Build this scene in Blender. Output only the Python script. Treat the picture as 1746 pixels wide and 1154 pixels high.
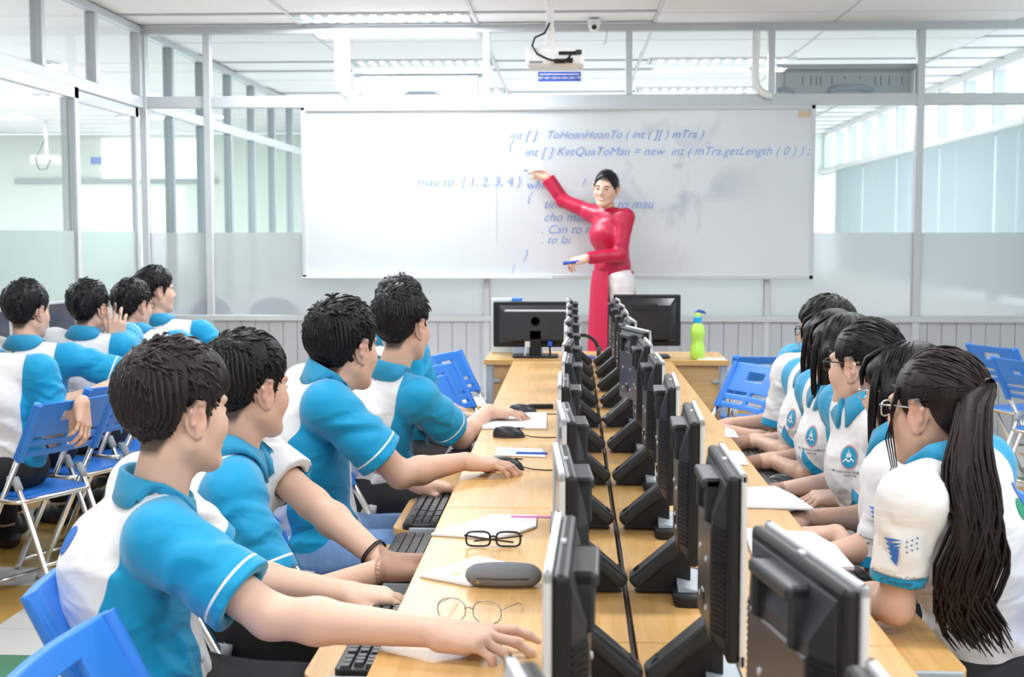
import bpy, bmesh, math, random
import numpy as np
from mathutils import Vector, Matrix
from mathutils.bvhtree import BVHTree

# ------------------------------------------------------------------ scene, camera, world, exposure
scene = bpy.context.scene
for o in list(bpy.data.objects):
    bpy.data.objects.remove(o, do_unlink=True)
COL = scene.collection
random.seed(7)

F_PX, CX, CY = 2265.0, 873.0, 577.0          # focal length and centre in pixels of the 1746 x 1154 frame
CAM_H = 1.45
YAW, PITCH = math.radians(2.575), math.radians(4.46)
c_right = np.array([math.cos(YAW), math.sin(YAW), 0.0])
c_fwd = np.array([-math.sin(YAW)*math.cos(PITCH), math.cos(YAW)*math.cos(PITCH), -math.sin(PITCH)])
c_up = np.cross(c_right, c_fwd)
cam_data = bpy.data.cameras.new('camera')
cam_data.sensor_width = 36.0
cam_data.lens = 36.0*F_PX/1746.0
cam_data.clip_start = 0.05
cam_data.dof.use_dof = True
cam_data.dof.focus_distance = 3.4
cam_data.dof.aperture_fstop = 8.0
cam = bpy.data.objects.new('camera', cam_data)
COL.objects.link(cam)
M = Matrix.Identity(4)
for i in range(3):
    M[i][0] = c_right[i]; M[i][1] = c_up[i]; M[i][2] = -c_fwd[i]
M[2][3] = CAM_H
cam.matrix_world = M
scene.camera = cam

world = bpy.data.worlds.new('sky'); scene.world = world
world.use_nodes = True
bg = world.node_tree.nodes['Background']
bg.inputs[0].default_value = (0.86, 0.94, 1.0, 1)
bg.inputs[1].default_value = 1.9
scene.view_settings.view_transform = 'Standard'
scene.view_settings.look = 'None'
scene.view_settings.gamma = 1.0
scene.view_settings.use_curve_mapping = False
scene.view_settings.exposure = 1.05
LAMP_W = 16.0
cy = scene.cycles
cy.max_bounces = 6; cy.diffuse_bounces = 3; cy.glossy_bounces = 3
cy.transmission_bounces = 6; cy.transparent_max_bounces = 24
cy.caustics_reflective = False; cy.caustics_refractive = False
cy.use_denoising = True
cy.use_adaptive_sampling = True; cy.adaptive_threshold = 0.02
cy.sample_clamp_indirect = 6.0

def P(px, py, d):
    """the point seen at pixel (px, py), d metres ahead along the room's length (world Y)"""
    r = c_right*(px-CX)/F_PX + c_up*(CY-py)/F_PX + c_fwd
    r = r*(d/r[1])
    return np.array([r[0], r[1], r[2]+CAM_H])
def PZ(px, py, z):
    """the point at pixel (px, py) lying at height z"""
    r = c_right*(px-CX)/F_PX + c_up*(CY-py)/F_PX + c_fwd
    r = r*((z-CAM_H)/r[2])
    return np.array([r[0], r[1], z])

# ------------------------------------------------------------------ materials
MATS = {}
def mat(name, col=(0.8, 0.8, 0.8), rough=0.5, metal=0.0, noise=0.0, nscale=20.0, bump=0.0, bscale=60.0, spec=0.5,
        stretch=(1, 1, 1), coat=0.0, emit=None, estr=0.0, sub=0.0, sheen=0.0, trans=0.0):
    if name in MATS: return MATS[name]
    m = bpy.data.materials.new(name); m.use_nodes = True
    nt = m.node_tree; b = nt.nodes['Principled BSDF']
    b.inputs['Base Color'].default_value = (*col, 1)
    b.inputs['Roughness'].default_value = rough
    b.inputs['Metallic'].default_value = metal
    b.inputs['Specular IOR Level'].default_value = spec
    if coat: b.inputs['Coat Weight'].default_value = coat; b.inputs['Coat Roughness'].default_value = 0.08
    if sheen: b.inputs['Sheen Weight'].default_value = sheen
    if sub:
        b.inputs['Subsurface Weight'].default_value = sub
        b.inputs['Subsurface Radius'].default_value = (0.012, 0.005, 0.003)
        b.inputs['Subsurface Scale'].default_value = 1.0
    if trans: b.inputs['Transmission Weight'].default_value = trans
    if emit: b.inputs['Emission Color'].default_value = (*emit, 1); b.inputs['Emission Strength'].default_value = estr
    if noise or bump:
        tc = nt.nodes.new('ShaderNodeTexCoord'); mp = nt.nodes.new('ShaderNodeMapping')
        mp.inputs['Scale'].default_value = stretch
        nt.links.new(tc.outputs['Object'], mp.inputs[0])
    if noise:
        n = nt.nodes.new('ShaderNodeTexNoise'); n.inputs['Scale'].default_value = nscale; n.inputs['Detail'].default_value = 4
        mx = nt.nodes.new('ShaderNodeMix'); mx.data_type = 'RGBA'
        lo = tuple(max(0, c*(1-noise)) for c in col); hi = tuple(min(1, c*(1+noise)) for c in col)
        mx.inputs['A'].default_value = (*lo, 1); mx.inputs['B'].default_value = (*hi, 1)
        nt.links.new(mp.outputs[0], n.inputs['Vector']); nt.links.new(n.outputs[0], mx.inputs['Factor'])
        nt.links.new(mx.outputs['Result'], b.inputs['Base Color'])
    if bump:
        n2 = nt.nodes.new('ShaderNodeTexNoise'); n2.inputs['Scale'].default_value = bscale; n2.inputs['Detail'].default_value = 3
        bp = nt.nodes.new('ShaderNodeBump'); bp.inputs['Strength'].default_value = bump; bp.inputs['Distance'].default_value = 0.004
        nt.links.new(mp.outputs[0], n2.inputs['Vector']); nt.links.new(n2.outputs[0], bp.inputs['Height'])
        nt.links.new(bp.outputs[0], b.inputs['Normal'])
    MATS[name] = m
    return m

def facing_fresnel(nt, lo, hi):
    lw = nt.nodes.new('ShaderNodeLayerWeight'); lw.inputs[0].default_value = 0.5
    pw = nt.nodes.new('ShaderNodeMath'); pw.operation = 'POWER'; pw.inputs[1].default_value = 4.0
    mr = nt.nodes.new('ShaderNodeMapRange'); mr.inputs['To Min'].default_value = lo; mr.inputs['To Max'].default_value = hi
    nt.links.new(lw.outputs['Facing'], pw.inputs[0]); nt.links.new(pw.outputs[0], mr.inputs['Value'])
    return mr

def glass_mat(name, tint=(0.965, 0.975, 0.98), refl=1.0):
    m = bpy.data.materials.new(name); m.use_nodes = True
    nt = m.node_tree; nt.nodes.clear()
    out = nt.nodes.new('ShaderNodeOutputMaterial'); mix = nt.nodes.new('ShaderNodeMixShader')
    tr = nt.nodes.new('ShaderNodeBsdfTransparent'); tr.inputs[0].default_value = (*tint, 1)
    gl = nt.nodes.new('ShaderNodeBsdfGlossy'); gl.inputs['Roughness'].default_value = 0.02
    fr = facing_fresnel(nt, 0.03*refl, 0.75*refl)
    nt.links.new(fr.outputs[0], mix.inputs[0]); nt.links.new(tr.outputs[0], mix.inputs[1]); nt.links.new(gl.outputs[0], mix.inputs[2])
    nt.links.new(mix.outputs[0], out.inputs[0])
    MATS[name] = m
    return m

def frost_mat(name, col, see=0.5):
    m = bpy.data.materials.new(name); m.use_nodes = True
    nt = m.node_tree; nt.nodes.clear()
    out = nt.nodes.new('ShaderNodeOutputMaterial')
    m1 = nt.nodes.new('ShaderNodeMixShader'); m2 = nt.nodes.new('ShaderNodeMixShader'); m3 = nt.nodes.new('ShaderNodeMixShader')
    df = nt.nodes.new('ShaderNodeBsdfDiffuse'); df.inputs[0].default_value = (*col, 1)
    tl = nt.nodes.new('ShaderNodeBsdfTranslucent'); tl.inputs[0].default_value = (*col, 1)
    rf = nt.nodes.new('ShaderNodeBsdfRefraction'); rf.inputs['IOR'].default_value = 1.02; rf.inputs['Roughness'].default_value = 0.75
    rf.inputs[0].default_value = (*col, 1)
    gl = nt.nodes.new('ShaderNodeBsdfGlossy'); gl.inputs['Roughness'].default_value = 0.3
    fr = facing_fresnel(nt, 0.03, 0.5)
    m1.inputs[0].default_value = 0.5; m2.inputs[0].default_value = see
    nt.links.new(df.outputs[0], m1.inputs[1]); nt.links.new(tl.outputs[0], m1.inputs[2])
    nt.links.new(m1.outputs[0], m2.inputs[1]); nt.links.new(rf.outputs[0], m2.inputs[2])
    nt.links.new(fr.outputs[0], m3.inputs[0]); nt.links.new(m2.outputs[0], m3.inputs[1]); nt.links.new(gl.outputs[0], m3.inputs[2])
    nt.links.new(m3.outputs[0], out.inputs[0])
    MATS[name] = m
    return m

def wood_mat(name, c1, c2, along=(1, 12, 12), rough=0.28):
    m = bpy.data.materials.new(name); m.use_nodes = True
    nt = m.node_tree; b = nt.nodes['Principled BSDF']
    tc = nt.nodes.new('ShaderNodeTexCoord'); mp = nt.nodes.new('ShaderNodeMapping'); mp.inputs['Scale'].default_value = along
    n = nt.nodes.new('ShaderNodeTexNoise'); n.inputs['Scale'].default_value = 6; n.inputs['Detail'].default_value = 6; n.inputs['Distortion'].default_value = 0.6
    cr = nt.nodes.new('ShaderNodeValToRGB')
    cr.color_ramp.elements[0].position = 0.35; cr.color_ramp.elements[0].color = (*c1, 1)
    cr.color_ramp.elements[1].position = 0.7; cr.color_ramp.elements[1].color = (*c2, 1)
    nt.links.new(tc.outputs['Object'], mp.inputs[0]); nt.links.new(mp.outputs[0], n.inputs['Vector'])
    nt.links.new(n.outputs[0], cr.inputs[0]); nt.links.new(cr.outputs[0], b.inputs['Base Color'])
    b.inputs['Roughness'].default_value = rough+.1; b.inputs['Coat Weight'].default_value = 0.10; b.inputs['Coat Roughness'].default_value = 0.2
    MATS[name] = m
    return m

alu = mat('white_aluminium', (0.56, 0.60, 0.64), 0.35, noise=0.02)
alu_dark = mat('grey_aluminium', (0.36, 0.41, 0.44), 0.4, noise=0.03)
white_paint = mat('white_paint', (0.86, 0.86, 0.86), 0.5, noise=0.02)
board_wall = mat('grey_white_wall_board', (0.50, 0.53, 0.58), 0.45, noise=0.03, nscale=4)
glass = glass_mat('clear_glass')
glass_far = glass_mat('clear_glass_soft', (0.95, 0.98, 0.97), 0.5)
frost = frost_mat('frosted_film', (0.84, 0.86, 0.88), 0.5)
frost_green = frost_mat('frosted_film_greenish', (0.74, 0.84, 0.83), 0.35)
wood = wood_mat('beech_laminate', (0.62, 0.35, 0.115), (0.72, 0.45, 0.185), (9, 0.8, 9))
wood_edge = mat('beech_edge_band', (0.66, 0.38, 0.13), 0.4, noise=0.05)
wood_panel = wood_mat('beech_panel', (0.66, 0.40, 0.16), (0.76, 0.50, 0.24), (1.2, 9, 9), 0.4)
grey_steel = mat('grey_painted_steel', (0.40, 0.46, 0.53), 0.4, noise=0.03)
chrome = mat('chrome_tube', (0.78, 0.78, 0.78), 0.18, 1.0)
blue_plastic = mat('blue_plastic', (0.030, 0.23, 0.80), 0.38, noise=0.04, nscale=200, bump=0.06, bscale=900)
grey_plastic = mat('grey_plastic_joint', (0.42, 0.46, 0.50), 0.5)
black_plastic = mat('black_plastic', (0.011, 0.012, 0.014), 0.42, noise=0.1, spec=.35)
black_gloss = mat('black_gloss_plastic', (0.015, 0.017, 0.02), 0.15)
dark_grey = mat('dark_grey_plastic', (0.030, 0.034, 0.040), 0.36, noise=0.06, spec=.4)
plate_grey = mat('taupe_back_plate', (0.075, 0.068, 0.07), 0.3, metal=0.35, noise=0.05)
silver = mat('silver_plastic', (0.72, 0.74, 0.78), 0.3, metal=0.25)
paper = mat('white_paper', (0.92, 0.92, 0.94), 0.7, noise=0.01)
screen_m = mat('dark_screen', (0.06, 0.07, 0.10), 0.25, coat=0.3)
blue_ink = mat('blue_marker_ink', (0.20, 0.34, 0.74), 0.6)
sign_blue = mat('sign_blue', (0.03, 0.10, 0.55), 0.4)

# ------------------------------------------------------------------ mesh helpers
class MB:
    """collects shapes and links them as ONE mesh object"""
    def __init__(s): s.v = []; s.f = []
    def add(s, vs, fs):
        n = len(s.v); s.v += [tuple(map(float, v)) for v in vs]; s.f += [tuple(i+n for i in f) for f in fs]; return s
    def box(s, x0, x1, y0, y1, z0, z1):
        return s.add([(x0,y0,z0),(x1,y0,z0),(x1,y1,z0),(x0,y1,z0),(x0,y0,z1),(x1,y0,z1),(x1,y1,z1),(x0,y1,z1)],
                     [(0,3,2,1),(4,5,6,7),(0,1,5,4),(1,2,6,5),(2,3,7,6),(3,0,4,7)])
    def frustum(s, r0, y0, r1, y1):
        """r = (x0,x1,z0,z1) rectangles at depths y0 and y1"""
        vs = [(x, y, z) for r, y in ((r0, y0), (r1, y1)) for x, z in ((r[0],r[2]),(r[1],r[2]),(r[1],r[3]),(r[0],r[3]))]
        return s.add(vs, [(0,1,2,3),(7,6,5,4),(0,4,5,1),(1,5,6,2),(2,6,7,3),(3,7,4,0)])
    def bar(s, a, b, w, h, up=(0, 0, 1)):
        a = np.array(a, float); b = np.array(b, float); d = b-a; d = d/np.linalg.norm(d)
        u = np.array(up, float); sd = np.cross(d, u)
        if np.linalg.norm(sd) < 1e-6: sd = np.cross(d, (1, 0, 0))
        sd /= np.linalg.norm(sd); u = np.cross(sd, d)
        vs = [c + sx*sd*w/2 + sz*u*h/2 for c in (a, b) for sx, sz in ((-1,-1),(1,-1),(1,1),(-1,1))]
        return s.add(vs, [(0,1,2,3),(7,6,5,4),(0,4,5,1),(1,5,6,2),(2,6,7,3),(3,7,4,0)])
    def tube(s, pts, r, n=8, flat=1.0, cap=True):
        pts = np.array(pts, float); m = len(pts)
        rs = np.full(m, r, float) if np.isscalar(r) else np.array(r, float)
        t = np.gradient(pts, axis=0); t /= np.maximum(np.linalg.norm(t, axis=1), 1e-9)[:, None]
        ref = np.array((0, 0, 1.0)) if abs(t[0][2]) < 0.9 else np.array((1.0, 0, 0))
        vs = []; prev = None
        for i in range(m):
            u = ref if prev is None else prev
            u = u - t[i]*np.dot(u, t[i]); u /= max(np.linalg.norm(u), 1e-9); prev = u
            w = np.cross(t[i], u)
            for k in range(n):
                a = 2*math.pi*k/n
                vs.append(pts[i] + rs[i]*(math.cos(a)*u + flat*math.sin(a)*w))
        fs = [(i*n+k, i*n+(k+1) % n, (i+1)*n+(k+1) % n, (i+1)*n+k) for i in range(m-1) for k in range(n)]
        if cap: fs += [tuple(range(n))[::-1], tuple((m-1)*n+k for k in range(n))]
        return s.add(vs, fs)
    def lathe(s, prof, n=20, c=(0, 0, 0)):
        vs = [(c[0]+r*math.cos(2*math.pi*k/n), c[1]+r*math.sin(2*math.pi*k/n), c[2]+z) for r, z in prof for k in range(n)]
        m = len(prof)
        fs = [(i*n+k, i*n+(k+1) % n, (i+1)*n+(k+1) % n, (i+1)*n+k) for i in range(m-1) for k in range(n)]
        fs += [tuple(range(n))[::-1], tuple((m-1)*n+k for k in range(n))]
        return s.add(vs, fs)
    def prism(s, poly, z0, z1):
        n = len(poly)
        vs = [(x, y, z0) for x, y in poly] + [(x, y, z1) for x, y in poly]
        fs = [tuple(range(n))[::-1], tuple(range(n, 2*n))] + [(k, (k+1) % n, n+(k+1) % n, n+k) for k in range(n)]
        return s.add(vs, fs)
    def xf(s, Mx):
        s.v = [tuple(Mx @ Vector(v)) for v in s.v]; return s
    def build(s, name, m, parent=None, bevel=0.0, smooth=False, loc=None, rot=None, seg=2):
        me = bpy.data.meshes.new(name); me.from_pydata(s.v, [], s.f); me.update()
        return link(name, me, m, parent, bevel, smooth, loc, rot, seg)

def link(name, me, m, parent=None, bevel=0.0, smooth=False, loc=None, rot=None, seg=2):
    o = bpy.data.objects.new(name, me); COL.objects.link(o)
    if m is not None and len(me.materials) == 0: me.materials.append(m)
    if smooth:
        me.polygons.foreach_set('use_smooth', [True]*len(me.polygons))
        if smooth == 'auto':
            try: me.set_sharp_from_angle(angle=math.radians(40))
            except Exception: pass
    if bevel:
        b = o.modifiers.new('bevel', 'BEVEL'); b.width = bevel; b.segments = seg; b.limit_method = 'ANGLE'; b.angle_limit = math.radians(40)
    if parent is not None: o.parent = parent
    if loc is not None: o.location = loc
    if rot is not None: o.rotation_euler = rot
    return o
def tag(o, label=None, cat=None, group=None, kind=None):
    if label: o['label'] = label
    if cat: o['category'] = cat
    if group: o['group'] = group
    if kind: o['kind'] = kind
    return o
def empty(name, loc=(0, 0, 0), rz=0.0):
    o = bpy.data.objects.new(name, None); COL.objects.link(o); o.location = loc; o.rotation_euler = (0, 0, rz)
    o.empty_display_size = 0.1
    return o
def thing(name, label, cat, loc=(0, 0, 0), rz=0.0, group=None):
    return tag(empty(name, loc, rz), label, cat, group)
def struct(o): o['kind'] = 'structure'; return o
KIDS = {}
def copy_tree(o, parent=None):
    c = o.copy(); COL.objects.link(c); c.parent = parent
    for ch in o.children: copy_tree(ch, c)
    return c
def text_mesh(name, body, size, m, parent=None, shear=0.0, offset=0.0, align='LEFT', extrude=0.0, space=1.0):
    cu = bpy.data.curves.new(name, 'FONT'); cu.body = body; cu.size = size; cu.shear = shear; cu.offset = offset
    cu.align_x = align; cu.extrude = extrude; cu.space_character = space; cu.resolution_u = 3
    t = bpy.data.objects.new(name, cu); COL.objects.link(t)
    dg = bpy.context.evaluated_depsgraph_get(); dg.update()
    me = bpy.data.meshes.new_from_object(t.evaluated_get(dg))
    bpy.data.objects.remove(t, do_unlink=True); bpy.data.curves.remove(cu)
    me.materials.clear()
    return link(name, me, m, parent)
# ------------------------------------------------------------------ the room
XL, XR = -3.04, 3.56            # left glass partition, window wall
YB = 9.32                       # glass partition behind the whiteboard
YN = -3.0                       # wall behind the camera
YF = 19.1                       # far wall of the room beyond
XO = -9.5                       # outer wall of the room on the left
HC = 2.90                       # ceiling
floor_y = mat('ochre_floor_tile', (0.62, 0.36, 0.09), 0.3, noise=0.12, nscale=9)
floor_w = mat('white_floor_tile', (0.74, 0.73, 0.70), 0.3, noise=0.05, nscale=9)
floor_g = mat('green_floor_tile', (0.10, 0.27, 0.16), 0.3, noise=0.10, nscale=9)
grout = mat('grout', (0.45, 0.40, 0.33), 0.8)
fl = struct(MB().box(XO, XR+.1, YN-.1, YF+.1, -.12, -.008).build('floor', grout))
T = 0.30
def tile_mat(i, j):
    a, b = i % 4 == 0, j % 4 == 0
    return floor_g if a and b else floor_w if a or b else floor_y
tiles = {}
for m in (floor_y, floor_w, floor_g):
    tiles[m] = MB().box(-T/2+.0015, T/2-.0015, -T/2+.0015, T/2-.0015, -.008, 0).build('floor_tile', m, fl, loc=(0, 0, -1))
first = dict.fromkeys(tiles, True)
rest = {m: MB() for m in tiles}
for i in range(-4, 19):
    for j in range(-24, 18):
        x0, y0 = -2.13+i*T, 4.12+j*T
        if x0 < XL-.01 or x0+T > XR+.02 or y0+T > YB+.1: continue
        m = tile_mat(i, j)
        near = (x0 < -1.0 and 3.0 < y0) or (x0 > .8 and y0 > 6.6) or (x0 < -.4 and y0 > 7.3)
        if near:
            o = tiles[m] if first[m] else tiles[m].copy()
            if not first[m]: COL.objects.link(o)
            first[m] = False
            o.location = (x0+T/2, y0+T/2, 0)
        else:
            rest[m].box(x0+.0015, x0+T-.0015, y0+.0015, y0+T-.0015, -.008, 0)
for m, b in rest.items(): tag(b.build('floor_tile_field', m, fl), kind='stuff')
tag(MB().box(XO, XL, YN, YF, -.008, 0).build('floor_tile_field', floor_w, fl), kind='stuff')
tag(MB().box(XL, XR, YB+.1, YF, -.008, 0).build('floor_tile_field', floor_w, fl), kind='stuff')

ceil_m = mat('ceiling_panel_white', (0.86, 0.86, 0.87), 0.8, noise=0.02, nscale=30, bump=0.05, bscale=200)
tbar_m = mat('ceiling_grid_grey', (0.62, 0.63, 0.66), 0.5)
ce = struct(MB().box(XO, XR+.1, YN-.1, YF+.1, HC+.012, HC+.12).build('ceiling', ceil_m))
LAMPS = []                                        # (x centre, y centre) of every recessed lamp: 1.2 x 0.3 m
for y in (-1.95, .3, 2.5, 4.7, 6.85): LAMPS += [(-1.27, y), (1.27, y)]
LAMPS += [(-1.27, 9.0)]
for y in (11.35, 13.55, 16.2): LAMPS += [(-1.27, y), (1.24, y)]
for y in (4.7, 8.3, 11.2, 13.9, 16.4): LAMPS += [(-5.0, y), (-7.6, y)]
PX, PY = 1.22, 0.61
pan = None
for i in range(-3, 4):
    for j in range(9):
        x0 = -1.88+i*PX; y0 = 8.85-.61*2+j*PY
        x1, y1 = min(x0+PX, XR), min(y0+PY, YF)
        x0 = max(x0, XL)
        if x1-x0 < .1: continue
        if any(lx-.62 < x1 and lx+.62 > x0 and ly-.16 < y1 and ly+.16 > y0 for lx, ly in LAMPS): continue
        full = abs(x1-x0-PX) < 1e-6
        b = MB().box(x0+.012, x1-.012, y0+.012, y1-.012, HC-.004, HC+.01)
        b.build('ceiling_panel', ceil_m, ce)
tb = MB()
for i in range(-3, 6): tb.box(-1.88+i*PX-.012, -1.88+i*PX+.012, YN, YF, HC-.001, HC+.011) if XL < -1.88+i*PX < XR else None
for j in range(-18, 17): tb.box(XL, XR, 8.85+j*PY-.012, 8.85+j*PY+.012, HC-.001, HC+.0105)
tb.build('ceiling_grid', tbar_m, ce)

# recessed lamps with louvres
tube_m = mat('lit_fluorescent_tube', (1, 1, 1), 0.5, emit=(0.93, 0.97, 1.0), estr=5.0)
louvre_m = mat('mirror_louvre', (0.85, 0.87, 0.9), 0.2, metal=1.0)
def lamp(x, y, label, power):
    t = thing('ceiling_lamp', label, 'ceiling lamp', (x, y, HC), group='recessed louvre lamps')
    fr = MB()
    for s in (-1, 1):
        fr.box(-.61, .61, s*.155-.006, s*.155+.006, -.004, .012); fr.box(s*.602-.008, s*.602+.008, -.15, .15, -.004, .012)
    fr.build('lamp_frame', white_paint, t)
    MB().box(-.595, .595, -.147, .147, .006, .0115).build('reflector_tray', louvre_m, t)
    for s in (-.07, .07): MB().tube([(-.58, s, -.002), (.58, s, -.002)], .006, 8).build('fluorescent_tube', tube_m, t, smooth=True)
    lv = MB()
    for k in range(13): lv.box(-.555+k*.0925-.028, -.555+k*.0925+.028, -.147, .147, -.010, .004)
    lv.build('louvre_grid', louvre_m, t)
    L = bpy.data.lights.new('lamp_light', 'AREA'); L.shape = 'RECTANGLE'; L.size = 1.15; L.size_y = .27; L.energy = power; L.color = (0.95, 0.98, 1.0)
    lo = bpy.data.objects.new('lamp_light', L); COL.objects.link(lo); lo.parent = t; lo.location = (0, 0, -.02)
    return t
for k, (x, y) in enumerate(LAMPS):
    if y == 9.0: lab = 'lit recessed louvre lamp in the ceiling just in front of the whiteboard'
    elif x < XL: lab = 'lit louvre ceiling lamp in the room behind the left glass partition'
    elif y > YB: lab = 'lit louvre ceiling lamp seen through the glass above the whiteboard'
    else: lab = 'lit louvre ceiling lamp above the computer desks'
    if y != 9.0:
        col = ('outer' if x < -6 else 'inner') if x < XL else ('left' if x < 0 else 'right')
        rows = sorted({b for a_, b in LAMPS if (a_ < XL) == (x < XL) and (x < XL or (b > YB) == (y > YB)) and b != 9.0})
        lab = '%s lit louvre lamp of the %s column, %s' % (['nearest', 'second', 'third', 'fourth', 'farthest'][rows.index(y)], col,
              'behind the left glass partition' if x < XL else 'behind the glass above the whiteboard' if y > YB else 'above the computer desks')
    lamp(x, y, lab, LAMP_W*2.6 if y == 9.0 else LAMP_W*1.7 if (x < XL or y > YB) else LAMP_W)

# ---- window wall on the right, with clerestory and roller blinds
wall_paint = mat('pale_green_wall_paint', (0.76, 0.83, 0.78), 0.7, noise=0.02)
wr = struct(empty('wall_right', (0, 0, 0)))
MB().box(XR, XR+.15, YN, YF, 0, .9).build('window_parapet', white_paint, wr)
MB().box(XR, XR+.15, YN, YF, 2.28, 2.38).build('window_lintel', white_paint, wr)
MB().box(XR, XR+.15, YN, YF, HC-.06, HC+.1).build('window_head', white_paint, wr)
ys = [YF-.02 - .84*k for k in range(27) if YF-.84*k > YN]
for y in ys: MB().box(XR-.01, XR+.09, y-.03, y+.03, 2.38, HC-.06).build('clerestory_mullion', alu, wr)
for k, y in enumerate(ys):
    if k % 2 == 1: MB().box(XR-.01, XR+.09, y-.03, y+.03, .9, 2.28).build('window_mullion', alu, wr)
MB().box(XR+.05, XR+.056, YN, YF, .9, HC-.06).build('window_glass', glass_far, wr)
MB().tube([(XR-.05, YN, 2.34), (XR-.05, YF, 2.34)], .035, 8).build('blind_tube_rail', white_paint, wr, smooth=True)
blind_m = bpy.data.materials.new('blue_grey_blind_fabric'); blind_m.use_nodes = True
nt = blind_m.node_tree; nt.nodes.clear()
o_ = nt.nodes.new('ShaderNodeOutputMaterial'); mx = nt.nodes.new('ShaderNodeMixShader'); mx.inputs[0].default_value = .20
d_ = nt.nodes.new('ShaderNodeBsdfDiffuse'); d_.inputs[0].default_value = (0.52, 0.61, 0.63, 1)
t_ = nt.nodes.new('ShaderNodeBsdfTranslucent'); t_.inputs[0].default_value = (0.52, 0.62, 0.65, 1)
nt.links.new(d_.outputs[0], mx.inputs[1]); nt.links.new(t_.outputs[0], mx.inputs[2]); nt.links.new(mx.outputs[0], o_.inputs[0])
k = 0; y = 17.97
while y - 1.67 > YN:
    b = MB().box(XR-.052, XR-.048, y-1.62, y, .95, 2.33)
    where = 'third' if k == 2 else ''
    o = b.build('roller_blind', blind_m)
    names = ['farthest', 'second farthest', 'third farthest', 'fourth farthest', 'fifth farthest', 'sixth farthest', 'seventh farthest', 'eighth farthest', 'ninth farthest', 'tenth farthest', 'eleventh farthest', 'twelfth farthest', 'nearest']
    tag(o, ('%s drawn blue-grey roller blind on the window wall behind the right glass' % names[k]) if k < 5 else
        '%s drawn blue-grey roller blind, on the window wall beside the computer room' % names[min(k, 12)], 'roller blind', 'drawn roller blinds')
    y -= 1.68; k += 1

# ---- plain outer walls
struct(MB().box(XO, XR, YF, YF+.12, 0, HC).build('wall_far', wall_paint))
struct(MB().box(XO, XR, YN-.12, YN, 0, HC).build('wall_near', white_paint))
struct(MB().box(XO-.12, XO, YN, YF, 0, HC).build('wall_left_outer', wall_paint))

# ---- glass partitions
def post_y(parent, x, y, z0, z1, w=.05, d=.06, m=None, name='post'):
    return MB().box(x-d/2, x+d/2, y-w/2, y+w/2, z0, z1).build(name, m or alu, parent, bevel=.004)
TR = 2.376
wl = struct(empty('wall_left', (XL, 0, 0)))
wl_x = 0
def wlbox(name, y0, y1, z0, z1, d=.06, m=alu, bev=.004): return MB().box(-d/2, d/2, y0, y1, z0, z1).build(name, m, wl, bevel=bev)
YL = YF
wlbox('head_rail', YN, YL, HC-.05, HC); wlbox('transom', YN, YL, TR-.04, TR+.035); wlbox('sill_rail', YN, 6.0, .84, .88); wlbox('sill_rail', YB, YL, .84, .88)
wlbox('wainscot_panel', YN, 6.0, 0, .84, .03, board_wall, 0); wlbox('wainscot_panel', YB, YL, 0, .84, .03, board_wall, 0)
py = [YB-.06-.86*k for k in range(14)] + [10.0+.86*k for k in range(11)]
for y in py:
    if y < YN: continue
    low = y > YB or y < 6.2
    if low: wlbox('post', y-.03, y+.03, .88, TR-.04, .07, alu_dark if y > YB else alu)
    wlbox('upper_post', y-.03, y+.03, TR+.035, HC-.05, .07, alu_dark if y > YB else alu)
# sliding doors between y 6.2 and the corner
dr = struct(empty('door_1', (XL+.02, 0, 0)))
for y0, y1, dx in ((6.2, 7.98, .025), (7.92, YB-.06, -.03)):
    f = struct(empty('door_leaf', (dx, 0, 0))); f.parent = dr
    for (a, b, c, d) in ((y0, y0+.07, 0, TR-.04), (y1-.07, y1, 0, TR-.04), (y0, y1, 0, .08), (y0, y1, TR-.11, TR-.04)):
        MB().box(-.02, .02, a, b, c, d).build('door_stile', alu, f, bevel=.003)
    MB().box(-.003, .003, y0+.07, y1-.07, 1.475, TR-.11).build('door_pane', glass, f)
    MB().box(-.003, .003, y0+.07, y1-.07, .08, 1.475).build('frosted_door_pane', frost_green, f)
MB().tube([(.05, 9.12, 1.0), (.05, 9.12, 1.16)], .012, 8).build('door_handle', alu_dark, dr)
wlbox('pane', YN, 6.15, 1.46, TR-.04, .006, glass, 0); wlbox('frosted_pane', YN, 6.15, .88, 1.46, .006, frost_green, 0)
wlbox('upper_pane', YN, YB, TR+.035, HC-.05, .006, glass, 0)
wlbox('pane', YB, YL, .88, TR-.04, .006, glass_far, 0); wlbox('upper_pane', YB, YL, TR+.035, HC-.05, .006, glass_far, 0)

wb = struct(empty('wall_back', (0, YB, 0)))
def bx(name, x0, x1, z0, z1, d=.06, m=alu, bev=.004): return MB().box(x0, x1, -d/2, d/2, z0, z1).build(name, m, wb, bevel=bev)
def xw(px): return P(px, 300, YB)[0]
bx('head_rail', XL, XR, HC-.055, HC); bx('transom', XL, XR, TR-.04, TR+.04); bx('sill_rail', XL, XR, .845, .885, .09)
bx('kick_rail', XL, XR, 0, .03, .07)
p_full = [XL+.03, xw(357), xw(1565)]
p_low = [xw(830), xw(1310)]
p_up = [xw(592), xw(830), xw(1071), xw(1312)]
for x in p_full: bx('post', x-.025, x+.025, 0, HC-.055, .075)
for x in p_low: bx('post', x-.02, x+.02, .03, TR-.04, .07)
for x in p_up: bx('upper_post', x-.022, x+.022, TR+.04, HC-.055, .07)
def panes(xs, z0, z1, m, name):
    xs = sorted(xs)
    for a, b in zip(xs, xs[1:]): bx(name, a+.02, b-.02, z0, z1, .006, m, 0)
panes(p_full+p_up+[XR], TR+.04, HC-.055, glass, 'upper_pane')
panes(p_full+p_low+[XR], 1.465, TR-.04, glass, 'pane')
panes(p_full+p_low+[XR], .885, 1.465, frost, 'frosted_pane')
x = XL
k = 0
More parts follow.
